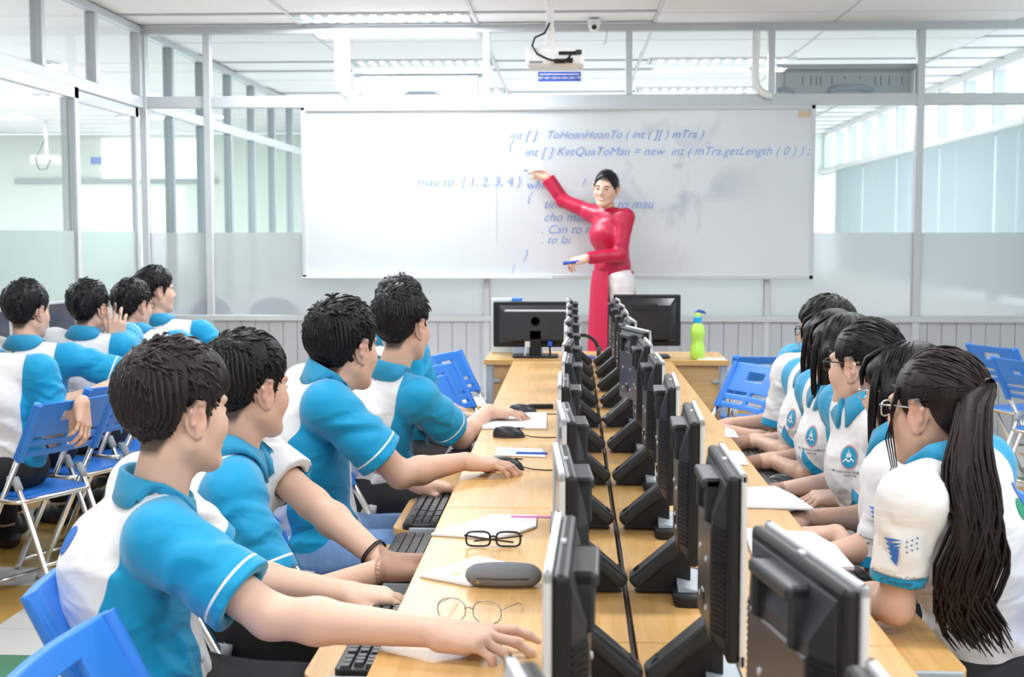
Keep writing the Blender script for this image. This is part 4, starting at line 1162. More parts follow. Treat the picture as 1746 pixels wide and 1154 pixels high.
def make_hair(t, c, R, sc, style, m, h, seed, origin, vol=1.0, nl=170):
    rs = np.random.RandomState(seed)
    W = lambda p: c+(np.asarray(p)*sc) @ R
    S = Shape()
    th = .006*vol
    S.ell(W((0, -.015, .036)), np.array((.079+th, .100+th, .090+th))*sc, R, .03)
    if style in ('short', 'fringe'):
        S.ell(W((0, .006, .070)), np.array((.064, .082, .058+.012*vol))*sc, R, .04)
        S.ell(W((0, -.045, .055)), np.array((.070, .065, .066))*sc, R, .03)
    if style == 'fringe': S.ell(W((0, .060, .060)), np.array((.062, .034, .034))*sc, R, .03)
    if style == 'bob':
        for s in (-1, 1): S.cone(W((s*.066, -.01, .0)), W((s*.062, -.005, -.11)), .034*sc, .024*sc, .03)
        S.cone(W((0, -.06, .0)), W((0, -.055, -.13)), .062*sc, .05*sc, .04)
        S.ell(W((0, .058, .052)), np.array((.066, .036, .036))*sc, R, .03)
    ys, zs = hairline(style)
    wob = rs.uniform(0, 6, 3)
    arch, slope = (.030, 1.1) if style == 'pulled' else (.006, .7)
    def f(X):
        d = S(X)
        L = ((X-c) @ R.T)/sc
        d = d+.0022*np.sin(L[:, 0]*150+wob[0]+4*np.sin(L[:, 1]*40))*np.sin(L[:, 1]*90+wob[1])*(1 if style in ('short', 'fringe') else .35)
        if style in ('short', 'fringe'):
            ph = np.arctan2(L[:, 0]-.012, L[:, 1]+.075)
            d = d+.0024*np.sin(34*ph+wob[2]+2.5*np.sin(L[:, 2]*45+L[:, 0]*30))*np.clip((.16-L[:, 2])/.06, .3, 1)
        zc = np.interp(L[:, 1], ys, zs)+np.where(L[:, 1] > .05, arch-slope*np.maximum(np.abs(L[:, 0])-.02, 0), 0)+np.where((L[:, 1] < -.03) & (style != 'bob'), .6*np.maximum(np.abs(L[:, 0])-.03, 0), 0)+.003*np.sin(L[:, 1]*260+wob[2])
        cut = (zc-L[:, 2])*.75*sc
        k = .010
        hh = np.maximum(k-np.abs(d-cut), 0)/k
        return np.maximum(d, cut)+hh*hh*k*.25
    lo, hi = S.bbox()
    parts = [polygonize(f, lo, hi, h)]
    mb = MB()
    C0 = np.array((0, -.015, .040)); RD = np.array((.082, .103, .094))+.006*vol
    if style in ('short', 'fringe'): C0 = np.array((0, -.012, .046)); RD = np.array((.083, .104, .098))+.006*vol
    whorl = np.array((.012, -.075, .11))
    def flow(p):
        if style in ('short', 'fringe'):
            v = p-whorl; v = v+np.array((.02*np.sign(p[0]+.01), .05, -.02))
        elif style == 'bob': v = np.array((p[0]*.9, .12*(p[1]+.0), -.12))
        else: v = np.array((-.4*p[0], -.12, .02 if p[2] < .06 else -.03))
        return v
    n_done = 0
    while n_done < nl:
        u = rs.normal(size=3); u /= np.linalg.norm(u)
        if u[2] < -.75: continue
        p = C0+RD*u*.985
        if p[2] < np.interp(p[1], ys, zs)+.012: continue
        if style == 'pulled' and p[1] > .085: continue
        n_done += 1
        L = rs.uniform(.022, .05) if style in ('short', 'fringe') else rs.uniform(.05, .10)
        lift = rs.uniform(.0, .012)*vol if style in ('short', 'fringe') else rs.uniform(0, .003)
        if style in ('short', 'fringe') and u[2] < .1: L *= .7; lift *= .45
        cur = []; q = p.copy(); k = 5
        jitd = rs.normal(size=3)*.35*(1 if style in ('short', 'fringe') else .15)
        for i in range(k):
            off = 1+(-.010+ (i/(k-1))**.7*(lift+.006))/.09
            qq = C0+(q-C0)*off
            if style in ('short', 'fringe') and i == k-1: qq[2] -= .003
            cur.append(W(qq))
            v = nrm(flow(q))+jitd
            nn = nrm((q-C0)/RD**2); v = v-np.dot(v, nn)*nn
            q = q+nrm(v)*L/(k-1)
            e = (q-C0)/RD; q = C0+RD*e/np.linalg.norm(e)
        add_locks(mb, [cur], rs.uniform(.0022, .0046)*sc*(1 if style in ('short', 'fringe') else .8))
    return parts, mb, W

def eyeglasses(t, c, R, sc, m, rect=True, name='eyeglasses'):
    W = lambda p: c+(np.asarray(p)*sc) @ R
    mb = MB()
    for s in (-1, 1):
        loop = []
        for k in range(17):
            a = 2*math.pi*k/16
            ca, sa = math.cos(a), math.sin(a)
            px_ = .025*np.sign(ca)*abs(ca)**.6; pz = (.016 if rect else .021)*np.sign(sa)*abs(sa)**.6
            loop.append(W((s*.033+px_, .108-.02*abs(s*.033+px_)/.06*.6, .0+pz)))
        mb.tube(loop, .0018*sc, 6, cap=False)
        mb.tube([W((s*.058, .100, .008)), W((s*.074, .05, .012)), W((s*.082, .0, .012)), W((s*.084, -.02, -.004))], .002*sc, 6)
    mb.tube([W((-.009, .107, .004)), W((0, .112, .007)), W((.009, .107, .004))], .002*sc, 6)
    o = mb.build(name, m, t, smooth=True)
    o.location = -np.array(t.location)
    return o

def project_mesh(o, me_src, org, U, V, N, target_bvh, lift=.0015):
    """lay a flat mesh (x, y) onto a garment: origin org, axes U V, looking along -N"""
    for v in me_src.vertices:
        w = org+U*v.co.x+V*v.co.y
        h = target_bvh.ray_cast(Vector(w+N*.12), Vector(-N), .3)
        q = (np.array(h[0])+np.array(h[1])*lift) if h[0] is not None else w
        v.co = Vector(q)
    me_src.update()
def disc_mesh(r, rx=1.0, n=24):
    me = bpy.data.meshes.new('disc'); vs = [(0, 0, 0)]; fs = []
    for j in range(1, 4):
        for i in range(n): a = 2*math.pi*i/n; vs.append((rx*r*j/3*math.cos(a), r*j/3*math.sin(a), 0))
    for i in range(n): fs.append((0, 1+i, 1+(i+1) % n))
    for j in range(2):
        for i in range(n):
            a = 1+j*n+i; b = 1+j*n+(i+1) % n
            fs.append((a, a+n, b+n, b))
    me.from_pydata(vs, [], fs); me.update()
    return me

LOD = {'near': (.0042, .0036, .0105, .0085), 'mid': (.0050, .0044, .012, .010), 'far': (.0062, .0052, .014, .012)}
def person(label, head, hf, shL, shR, pelvis, arms, facing, lod='mid', sc=1.0, skin=None, hair='short', hairm=None, hseed=1, vol=1.0,
           legs='black', hu=(0, 0, 1), glasses=None, group='students in white and cyan polo shirts', hunch=.02, back_logo=True, girth=1.0,
           female=False, knee_lift=.0, stand=None, shoe='dark', floor_z=0.0, custom=None, sleeve=.74):
    skin = skin or skinA; hairm = hairm or hairK
    head = np.asarray(head, float); shL = np.asarray(shL, float); shR = np.asarray(shR, float); pelvis = np.asarray(pelvis, float)
    org = np.array((pelvis[0], pelvis[1], floor_z))
    t = thing('person', label, 'person', org, group=group)
    hh, hd, hb, hs = LOD[lod]
    R = frame(hf, hu)
    mid = (shL+shR)/2; u = nrm(mid-pelvis); r = shR-shL; hw = np.linalg.norm(r)/2; r = nrm(r-np.dot(r, u)*u); f = np.cross(u, r)
    Lt = np.linalg.norm(mid-pelvis)
    neckb = mid+u*.035-f*.012
    nt_ = head-R[2]*.19*sc-R[1]*.035*sc-neckb
    neckb = neckb+.6*(nt_-np.dot(nt_, u)*u)
    skull = head-R[2]*.075*sc-R[1]*.018*sc
    g = girth*(.92 if female else 1.0)
    def torso(S, inf, k=.05):
        A = np.array([r, f, u])
        S.ell(pelvis+u*.04, (.155*g+inf, .118*g+inf, .135+inf), A, k)
        S.ell(pelvis+u*Lt*.40-f*hunch*.6, (.138*g+inf, .108*g+inf, .16+inf), A, k)
        S.ell(pelvis+u*Lt*.68-f*hunch, (.150*g+inf, .110*g+inf, .30*Lt+.012+inf), A, k)
        S.cone(shL+r*.035-u*.02, shR-r*.035-u*.02, .052+inf, .052+inf, k)
        if female: 
            S.ell(pelvis+u*Lt*.68+f*.052, (.112+inf, .068+inf, .085+inf), A, .05)
        for s in (shL, shR): S.cone(neckb-u*.034, s+(neckb-s)*.12-u*.008, .042+inf, .043+inf, .04)
        return S
    # ---- body
    S = Shape()
    torso(S, -.006)
    S.cone(neckb-u*.02, skull, .056*sc*(.9 if female else 1), .050*sc*(.88 if female else 1), .03)
    head_shape(S, head, R, sc, female)
    up = {}
    fine = []
    for sd, a in arms.items():
        sh = shL if sd == 'L' else shR
        el = ik(sh, a['w'], a.get('l1', .28), a.get('l2', .25), a['hint']) if 'elbow' not in a else np.asarray(a['elbow'], float)
        up[sd] = (sh, el)
        thin = .88 if female else 1.0
        S.cone(sh, el, .047*thin, .038*thin, .03)
        w = np.asarray(a['w'], float)
        m1 = el+(w-el)*.3
        S.cone(el, m1, .037*thin, .039*thin, .02); S.cone(m1, w, .039*thin, .026*thin, .02)
        d = nrm(a['d']); n = np.asarray(a['n'], float)
        hand_shape(S, w, d, n, (1 if sd == 'L' else -1)*a.get('flip', 1), a.get('curl', (.3, .4, .25)), a.get('spread', .10), a.get('hs', 1.0 if not female else .93), a.get('thumb', (.55, .3)), a.get('each'))
        fine.append((w, d))
    legP = Shape()
    if stand is None:
        lf = nrm(np.append(facing, 0) if len(facing) == 2 else facing); lr = np.array((lf[1], -lf[0], 0))
        for s in (-1, 1):
            hip = pelvis+lr*s*.085-np.array((0, 0, .02))
            kn = hip+lf*.40+lr*s*.05; kn[2] = .50+knee_lift
            an = kn+lf*.02; an[2] = .10
            S.cone(hip, kn, .075, .055, .03); S.cone(kn, an, .05, .036, .03); S.cone(an, an+lf*.13-np.array((0, 0, .06)), .036, .028, .02)
            legP.cone(hip, kn, .092, .070, .04); legP.cone(kn, an+np.array((0, 0, .05)), .068, .055, .03)
        legP.ell(pelvis, (.165*g, .165*g, .12), np.eye(3), .05)
    else:
        for s, (hip, kn, an, toe) in stand.items():
            S.cone(hip, kn, .075, .05, .03); S.cone(kn, an, .05, .033, .03); S.cone(an, toe, .033, .024, .02)
    hz = R[2]
    inhead = lambda X, m: ((X-head) @ hz > -.128*sc-m) & (np.linalg.norm(X-head, axis=1) < .19*sc+m)
    def axis_d(X, w, d):
        h = np.clip((X-w) @ d, 0, .2); return np.linalg.norm(X-w-h[:, None]*d, axis=1)
    def coarse(X, m):
        o = (((X-head) @ hz < -.128*sc+m) | (np.linalg.norm(X-head, axis=1) > .19*sc-m))
        for w, d in fine: o &= ((X-w) @ d < -.015+m) | (axis_d(X, w, d) > .085-m)
        return o
    lo, hi = S.bbox()
    parts = [polygonize(S, lo, hi, hb, coarse)]
    l2, h2 = head-.17*sc, head+.17*sc
    parts.append(polygonize(S.sub(l2, h2), l2, h2, hh, inhead))
    for w, d in fine:
        c = w+d*.09; l2, h2 = c-.13, c+.13
        one = (lambda w, d: lambda X, m: ((X-w) @ d > -.015-m) & (axis_d(X, w, d) < .085+m))(w, d)
        parts.append(polygonize(S.sub(l2, h2, .03), l2, h2, hd, one))
    ys, zs = hairline(hair)
    def scalp(X):
        Lx = ((X-head) @ R.T)/sc
        inside = np.linalg.norm(Lx, axis=1) < .16
        zc = np.interp(Lx[:, 1], ys, zs)
        brow = np.exp(-(((np.abs(Lx[:, 0])-.033)/.017)**4+((Lx[:, 2]-.021)/.0045)**2))*(Lx[:, 1] > .06)
        zc = zc+np.where(Lx[:, 1] < -.03, .6*np.maximum(np.abs(Lx[:, 0])-.03, 0), 0)
        fade = np.clip((Lx[:, 2]-(zc-.006))/.016, 0, 1)
        return np.clip(np.where(inside, np.maximum(fade*.92, brow*.85), 0), 0, 1)
    to_object('body', parts, skin, t, {'blush': face_attrs(head, R, sc), 'scalp': scalp}, org)
    W = lambda p: head+(np.asarray(p)*sc) @ R
    if lod == 'near' or custom == 'teacher':
        for s in (-1, 1):
            e0 = MB().lathe([(.0001, -.0055), (.004, -.0045), (.0055, -.002), (.006, 0), (.0055, .002), (.004, .0045), (.0001, .0055)], 10)
            e0.v = [tuple(W(np.array((s*.031, .0905, .0005))+np.array((v[0]*1.6, v[1]*.5, v[2]*.75)))-org) for v in e0.v]
            e0.build('eye', mat('eye_dark', (.02, .015, .012), .15), t, smooth=True)
    # ---- hair
    if hair != 'none':
        hp, mb, Wh = make_hair(t, head, R, sc, hair if hair in ('short', 'fringe', 'bob') else 'pulled', hairm, hh*1.05, hseed, org, vol, 420 if lod == 'near' else 220)
        if callable(custom): custom(mb, Wh, t, org)
        V2, N2, Q2 = mb_part(mb)
        to_object('hair', hp+[(V2, N2, Q2)], hairm, t, None, org)
    if glasses: eyeglasses(t, head, R, sc, glasses)
    ctx = dict(t=t, org=org, S=S, torso=torso, u=u, r=r, f=f, mid=mid, neckb=neckb, pelvis=pelvis, shL=shL, shR=shR, up=up, Lt=Lt, head=head, R=R, sc=sc, hs=hs, lod=lod, g=g, legP=legP, fine=fine)
    if custom == 'teacher': return ctx
    # ---- polo shirt
    T_ = torso(Shape(), .014)
    hem = pelvis-u*.055
    sl = []
    for sd, (sh, el) in up.items():
        ax = nrm(el-sh); L = np.linalg.norm(el-sh); e = sh+ax*L*sleeve
        sl.append((sd, sh, ax, L*sleeve, Shape().cone(sh, e+ax*.03, .051 if female else .063, .058 if female else .076), Shape().cone(sh+ax*L*.3, el+ax*.1, .040 if female else .048, .042 if female else .052)))
    wr = wrinkle(hseed+11, .010, 4, (.06, .14))
    def shirt(X):
        d = T_(X)
        v = (X-pelvis) @ u
        d = np.maximum(d, -(v+.055)+.0)
        ring = np.linalg.norm(np.cross(X-neckb, u), axis=1)
        for sd, sh, ax, L, out, inn in sl:
            tt = (X-sh) @ ax
            Y = X-sh-tt[:, None]*ax; th_ = np.arctan2(Y @ np.cross(ax, r), Y @ r)
            fold = .0042*np.sin(62*tt+2*th_+7*wr(X)/.01)*np.clip(np.minimum(tt/.05, (L*.8-tt)/.04), 0, 1)
            s = np.maximum(out(X)+fold, tt-L); s = np.maximum(s, -np.where(tt > L*.55, inn(X), 1))
            k = .035; hq = np.maximum(k-np.abs(d-s), 0)/k; d = np.minimum(d, s)-hq*hq*k*.25
        w = np.clip(1-(v-Lt*.75)/(Lt*.4), .15, 1)
        lat_ = (X-mid) @ r
        d = d+wr(X)*w+.0045*np.sin(58*v+4*np.sin(lat_*17+hseed)+5*wr(X)/.01)*np.clip((.24-v)/.12, 0, 1)
        d = np.maximum(d, .058*sc-ring+np.where(((X-neckb) @ u) > -.03, 0, -1))
        return d
    bb = torso(Shape(), .014)
    for x in sl: bb.p += x[4].p
    lo, hi = bb.bbox()
    def panel(X):
        lat = (X-mid) @ r; v = (X-mid) @ u
        bk_ = np.tanh(((X-mid) @ f)/.05)
        xb = .112-.030*bk_+.014*np.clip((v+.2)/.2, 0, 1)*(1-bk_)*.5
        p = lat-xb
        for sd, sh, ax, L, out, inn in sl:
            tt = (X-sh) @ ax
            near = out(X) < .02
            own = near & (tt > .02)
            if sd == 'R': p = np.where(own & (lat > .05), .02, p)
            else: p = np.where(own & (lat < -.05), tt-L*.86, p)
        return p
    def piping(X):
        p = np.full(len(X), -1.0)
        lat = (X-mid) @ r
        for sd, sh, ax, L, out, inn in sl:
            if sd != 'R': continue
            tt = (X-sh) @ ax
            p = np.where((out(X) < .02) & (tt > .02) & (lat > .05), tt-L*.86, p)
        return p
    pt = polygonize(shirt, lo, hi, hs)
    so = to_object('polo_shirt', [pt], shirtM, t, {'panel': panel, 'piping': piping}, org)
    # collar: a stand round the neck, folded over, its outer edge lying on the shirt
    cu = nrm(u*.75+nrm(skull-neckb)*.55); cr = nrm(r-np.dot(r, cu)*cu); cf = np.cross(cu, cr)
    n = 36; prof = [(-.004, -.03), (-.002, .034), (.003, .040), (.009, .036), (.019, .010), (.027, -.014), (.022, -.018), (.004, -.03)]
    vs = []; fs = []
    base = neckb+u*.010
    for i in range(n+1):
        a = math.radians(15)+i/n*math.radians(330)                      # 0 = front
        c_ = math.cos(a); frnt = max(0, c_)**2.5
        for (dr, dz) in prof:
            rad = .058*sc+dr
            z = dz-.040*max(0, c_)**1.3+.006*max(0, -c_)
            q = cr*math.sin(a)*rad*1.02+cf*c_*rad*1.10+cu*z
            if dr > .020: q = q+(cf*.012-cu*.022+cr*math.sin(a)*.01)*frnt
            vs.append(base+q)
    vs = np.array(vs).reshape(n+1, len(prof), 3)
    for j, gap in ((5, .0075), (6, .002)):
        X = vs[:, j].copy()
        for _ in range(4):
            e = .006; d0 = shirt(X); G = np.stack([shirt(X+k)-shirt(X-k) for k in np.eye(3)*e], 1)/(2*e)
            X = X-np.clip(d0-gap, -.03, .03)[:, None]*G/np.maximum(np.sum(G*G, 1), .2)[:, None]
        vs[:, j] = X
    vs[:, 4] = vs[:, 3]*.45+vs[:, 5]*.55+cu*.004
    vs = (vs-org).reshape(-1, 3)
    m_ = len(prof)
    for i in range(n):
        for j in range(m_): fs.append((i*m_+j, (i+1)*m_+j, (i+1)*m_+(j+1) % m_, i*m_+(j+1) % m_))
    fs += [tuple(range(m_)), tuple(n*m_+j for j in range(m_))[::-1]]
    MB().add(vs, fs).build('collar', collarM, so, smooth=True)
    # printed marks
    bvh = BVHTree.FromPolygons([tuple(v) for v in pt[0]], [tuple(q) for q in pt[2]])
    ctx['bvh'] = bvh
    if back_logo:
        bk = -f; ux = r; lx, lz = back_logo if isinstance(back_logo, tuple) else (0, 0)
        for (dx, dz, rr, nm, mm) in ((.004, -.058, .027, 'blue_dot', mat('dot_blue', (.01, .14, .62), .6)), (-.050, -.060, .022, 'green_dot', mat('dot_green', (.01, .30, .16), .6))):
            me = disc_mesh(rr); o = bpy.data.objects.new(nm, me); COL.objects.link(o); me.materials.append(mm); o.parent = so
            project_mesh(o, me, mid+ux*(dx+lx)+u*(dz+lz)+bk*.12, ux, u, bk, bvh); o.location = -org
    ctx['shirt'] = so; ctx['pt'] = pt
    # trousers and shoes
    tm = denim if legs == 'denim' else black_cloth
    wt = wrinkle(hseed+5, .006, 3, (.05, .1))
    tf = lambda X: np.maximum(np.maximum(legP(X)+wt(X), X[:, 2]-pelvis[2]-.09), np.where(np.hypot(X[:, 0]-pelvis[0], X[:, 1]-pelvis[1]) < .27, .447-X[:, 2], -1))
    lo, hi = legP.bbox()
    to_object('trousers', [polygonize(tf, lo, hi, hb*1.1)], tm, t, None, org)
    lf = nrm(np.append(facing, 0)); lr = np.array((lf[1], -lf[0], 0))
    for s in (-1, 1):
        hip = pelvis+lr*s*.085; an = hip+lf*.42+lr*s*.05; an[2] = 0
        Sh = Shape().cone(an+np.array((0, 0, .05)), an+lf*.14+np.array((0, 0, .035)), .047, .04, .03).cone(an-lf*.045+np.array((0, 0, .045)), an+np.array((0, 0, .08)), .042, .045, .03)
        Sh.cut(lambda X: .002-X[:, 2])
        lo, hi = Sh.bbox()
        so2 = to_object('shoe', [polygonize(Sh, lo, hi, .011)], paper if shoe == 'white' else dark_grey, t, None, org)
    return ctx
A = np.array
black_frame = mat('black_spectacle_frame', (.015, .015, .018), .25); silver_frame = mat('silver_spectacle_frame', (.75, .76, .8), .2, metal=.8)
mouse_each = ((.10, .45, .30), (.12, .5, .30), (.16, .55, .35), (.25, .55, .35))
type_each = ((.20, .55, .35), (.18, .6, .35), (.2, .6, .35), (.3, .55, .35))
UPN = (0, 0, 1)
# ---- left row, facing the screens on their right, heads turned to the board
L1 = person('ash-brown haired young man nearest the camera, left row, arm stretched to the desk', P(298, 704, 2.44), (.60, .80, .0), (-.87, 2.64, .945), P(280, 920, 2.31),
            (-.84, 2.50, .535), {'R': dict(w=PZ(738, 1077, .79), elbow=P(462, 1052, 2.27), hint=P(440, 1200, 2.28), d=(1, -.12, -.10), n=(0, -.15, 1), spread=.16, each=((-.05, .35, .2), (.12, .45, .25), (.35, .7, .4), (.45, .8, .4)), thumb=(.5, .4)),
                                'L': dict(w=(-.47, 2.72, .70), hint=(-.7, 2.85, .5), d=(1, .1, -.1), n=UPN)}, (1, 0), 'near', hair='fringe', hairm=hairG, hseed=3, vol=.9, skin=skinC, hunch=.045)
L2 = person('young man with a black wrist cord behind the ash-brown haired man, left row', P(421, 664, 3.06), (.58, .81, .0), (-.85, 3.25, .96), P(398, 838, 2.92),
            (-.83, 3.12, .535), {'R': dict(w=(-.42, 2.93, .70), hint=(-.72, 2.80, .4), d=(1, .05, -.05), n=UPN, each=type_each),
                                'L': dict(w=PZ(655, 958, .705), hint=(-.6, 3.5, .6), d=(1, .10, .05), n=(0, .2, 1), each=type_each)}, (1, 0), 'near', hair='short', hseed=8, vol=.8, skin=skinA, hunch=.04)
L3 = person('young man in jeans in the left row with his hand on a mouse', P(585, 594, 3.75), (.52, .85, .0), (-.80, 3.92, 1.0), P(560, 690, 3.57),
            (-.76, 3.80, .54), {'R': dict(w=PZ(793, 786, .795), hint=P(660, 900, 3.5), d=(1, .10, -.12), n=UPN, each=mouse_each, spread=.12),
                                'L': dict(w=PZ(712, 826, .71), hint=(-.55, 4.2, .6), d=(1, .12, -.12), n=UPN, each=type_each)}, (1, 0), 'near', hair='short', hseed=21, vol=1.05, skin=skinA, legs='denim', girth=1.1, hunch=.04, knee_lift=.05, sc=1.04)
L4 = person('young man in front of the folded blue chairs, fourth in the left row', P(686, 557, 4.62), (.45, .89, .03), (-.83, 4.74, .985), P(716, 676, 4.52),
            (-.70, 4.72, .54), {'R': dict(w=PZ(832, 700, .795), hint=P(760, 860, 4.5), d=(1, .15, -.12), n=UPN, each=mouse_each),
                                'L': dict(w=(-.42, 5.0, .71), hint=(-.5, 5.2, .6), d=(1, .1, -.1), n=UPN)}, (1, 0), 'mid', hair='short', hseed=33, vol=1.1, skin=skinA, sc=1.05, hunch=.04)
L5 = person('young man half hidden behind the head of the fourth man of the left row', P(684, 528, 5.35), (.45, .89, 0), (-.92, 5.44, .98), (-.63, 5.26, .98),
            (-.74, 5.36, .57), {'R': dict(w=(-.50, 5.50, .70), hint=(-.6, 5.1, .5), d=(1, .1, -.1), n=UPN), 'L': dict(w=(-.60, 5.75, .71), hint=(-.9, 5.8, .5), d=(1, .1, -.1), n=UPN)},
            (1, 0), 'far', hair='short', hseed=41, vol=1.1, skin=skinA)
for k, (x, y, lab) in enumerate(((-.72, 2.47, 'blue folding chair under the ash-brown haired man nearest the camera'), (-.72, 3.10, 'blue folding chair under the man with the black wrist cord'),
                                 (-.66, 3.76, 'blue folding chair under the man in jeans'), (-.62, 4.66, 'blue folding chair under the fourth man of the left row'), (-.72, 5.40, 'blue folding chair under the man half hidden in the left row'))):
    chair(x, y, -90, lab)
chair(-.55, 1.96, -92, 'empty blue folding chair nearest the camera, cut by the lower left edge')
# ---- right row, facing the screens on their left
def tail(mb, W, t, org):
    rs = np.random.RandomState(5)
    base = W((0, -.118, .052))
    end0 = P(1668, 1100, 2.56)
    mid_ = [P(1662, 690, 2.64), P(1654, 800, 2.56), P(1652, 920, 2.53), P(1664, 1020, 2.53)]
    mb.tube(np.array([base]+[q+A((0, .012, 0)) for q in mid_]+[end0*.55+mid_[-1]*.45]), [.018, .034, .040, .042, .040, .012], 12, .62)
    for k in range(190):
        a = rs.uniform(0, 6.28); rr = math.sqrt(rs.uniform(0, 1))
        ox, oy = math.cos(a)*rr, math.sin(a)*rr
        pts = [W((0, -.095, .055)), base+A((ox*.012, oy*.012, .01))]
        ln = rs.uniform(.86, 1.04)
        ctrl = mid_+[end0]
        n = 14
        ph = rs.uniform(0, 6.28)
        wid = [.034, .045, .048, .056, .048]
        P0 = [base]+ctrl
        for i in range(1, n+1):
            s = i/n*ln*(len(P0)-1); j = min(int(s), len(P0)-2); fr = s-j
            q = P0[j]*(1-fr)+P0[j+1]*fr
            w = np.interp(s, [0, 1, 2, 3, 4, 5], [.02]+wid)
            wave = .013*math.sin(s*2.4+ph*.35)*np.clip(s-1.2, 0, 2.2)
            pts.append(q+A((ox*w+wave, oy*w*.5, 0)))
        mb.tube(np.array(pts), [.004, .0042]+[.0045]*(n-4)+[.0046, .0044, .0036, .0010], 5, .7)
    for k in range(4):                                    # loose strands before the ear
        x = -.074+.004*k
        mb.tube(np.array([W((x, .045, .05)), W((x-.006, .055, .0)), W((x-.002, .05+.01*k, -.06)), W((x+.004, .045+.008*k, -.12)), W((x-.004, .05+.01*k, -.165))]), [.003, .0022, .0018, .0012, .0005], 4)
    mb.tube(np.array([W((0, -.112, .052)), W((0, -.124, .052))]), .024, 10)
def low_tail(mb, W, t, org):
    rs = np.random.RandomState(9)
    for k in range(26):
        a = rs.uniform(0, 6.28); rr = rs.uniform(0, 1)
        pts = [W((0, -.09, -.03)), W((.0+.012*math.cos(a), -.108, -.05)), W((.02*rr*math.cos(a), -.115+.015*math.sin(a), -.11)), W((.028*rr*math.cos(a), -.10+.02*math.sin(a), -.18)), W((.02*rr*math.cos(a), -.095, -.25))]
        mb.tube(np.array(pts), [.008, .008, .009, .006, .001], 5)
def side_locks(mb, W, t, org):
    rs = np.random.RandomState(2)
    for s in (-1, 1):
        for k in range(16):
            x = s*rs.uniform(.066, .086); y = rs.uniform(-.03, .05)
            pts = [W((x*.8, y*.7+.01, .07)), W((x, y, .02)), W((x*1.05, y+.004, -.05)), W((x*.95, y+.01, -.11)), W((x*.8, y+.012, -.16-rs.uniform(0, .05)))]
            mb.tube(np.array(pts), [.006, .007, .0075, .006, .001], 5)
    for k in range(14):                                   # fringe
        x = rs.uniform(-.055, .055)
        pts = [W((x*.5, .05, .112)), W((x*.9, .088, .085)), W((x, .102, .05)), W((x*1.05, .102, .018))]
        mb.tube(np.array(pts), [.006, .007, .006, .001], 5)
GG = dict(female=True, group='students in white and cyan polo shirts', back_logo=False)
R1 = person('young woman with a long wavy ponytail and glasses nearest the camera in the right row', P(1598, 700, 2.76), (-.62, .78, -.02), P(1548, 854, 2.56), (.90, 2.90, .96),
            (.89, 2.82, .535), {'L': dict(w=(.55, 2.80, .705), hint=P(1520, 1300, 2.5), elbow=P(1527, 1035, 2.585), d=(-.6, .8, -.05), n=UPN, each=type_each), 'R': dict(w=(.50, 3.0, .705), hint=(.8, 3.2, .5), d=(-1, -.3, -.1), n=UPN)},
            (-1, 0), 'near', hair='tail', hairm=hairB, hseed=51, vol=.7, skin=skinA, glasses=silver_frame, custom=tail, **{**GG, 'back_logo': (.085, -.02)})
R2 = person('young woman with fringe and silver glasses beside the ponytailed woman', P(1548, 672, 3.2), (-.72, .69, -.03), P(1516, 812, 3.0), (.84, 3.36, .95),
            (.92, 3.2, .535), {'L': dict(w=PZ(1428, 910, .72), hint=P(1480, 1300, 3.0), d=(-.9, .2, -.1), n=(0, -.1, 1), each=((.5, .7, .4),)*4), 'R': dict(w=(.60, 3.42, .72), hint=(.8, 3.6, .5), d=(-.9, -.35, -.1), n=UPN, each=((.5, .7, .4),)*4)},
            (-1, 0), 'near', hair='bob', hseed=52, vol=.6, skin=skinA, glasses=silver_frame, custom=side_locks, **GG)
R3 = person('young woman with smooth black hair tied back and black glasses, round emblem on her chest', P(1476, 624, 3.66), (-.66, .75, .0), P(1522, 738, 3.47), (.765, 3.80, .975),
            (.90, 3.66, .535), {'L': dict(w=PZ(1440, 846, .71), hint=P(1500, 1200, 3.3), d=(-1, .05, -.1), n=(0, -.2, 1), each=((.5, .7, .5),)*4), 'R': dict(w=(.60, 3.84, .71), hint=(.85, 4.0, .5), d=(-1, 0, -.1), n=UPN)},
            (-1, 0), 'near', hair='tied', hseed=53, vol=.8, skin=skinC, glasses=black_frame, custom=low_tail, **GG)
R4 = person('young woman with dark side strands just behind the tied-back hair, emblem on her shirt', P(1440, 603, 4.08), (-.6, .8, 0), P(1452, 712, 3.92), (.775, 4.26, .965),
            (.88, 4.1, .535), {'L': dict(w=PZ(1318, 786, .715), hint=P(1440, 1000, 3.8), d=(-1, .12, -.1), n=UPN, each=type_each), 'R': dict(w=(.60, 4.32, .71), hint=(.85, 4.5, .5), d=(-1, 0, -.1), n=UPN, each=type_each)},
            (-1, 0), 'mid', hair='bob', hseed=54, vol=.5, skin=skinB, custom=side_locks, **GG)
R5 = person('young woman with black bob and glasses, fifth in the right row, typing', P(1418, 590, 4.5), (-.55, .83, 0), P(1412, 682, 4.34), (.80, 4.69, .96),
            (.88, 4.55, .535), {'L': dict(w=PZ(1292, 752, .715), hint=P(1400, 1000, 4.2), d=(-1, .12, -.1), n=UPN, each=type_each), 'R': dict(w=(.62, 4.74, .71), hint=(.85, 4.9, .5), d=(-1, 0, -.1), n=UPN, each=type_each)},
            (-1, 0), 'mid', hair='bob', hseed=55, vol=.5, skin=skinA, glasses=silver_frame, custom=side_locks, **GG)
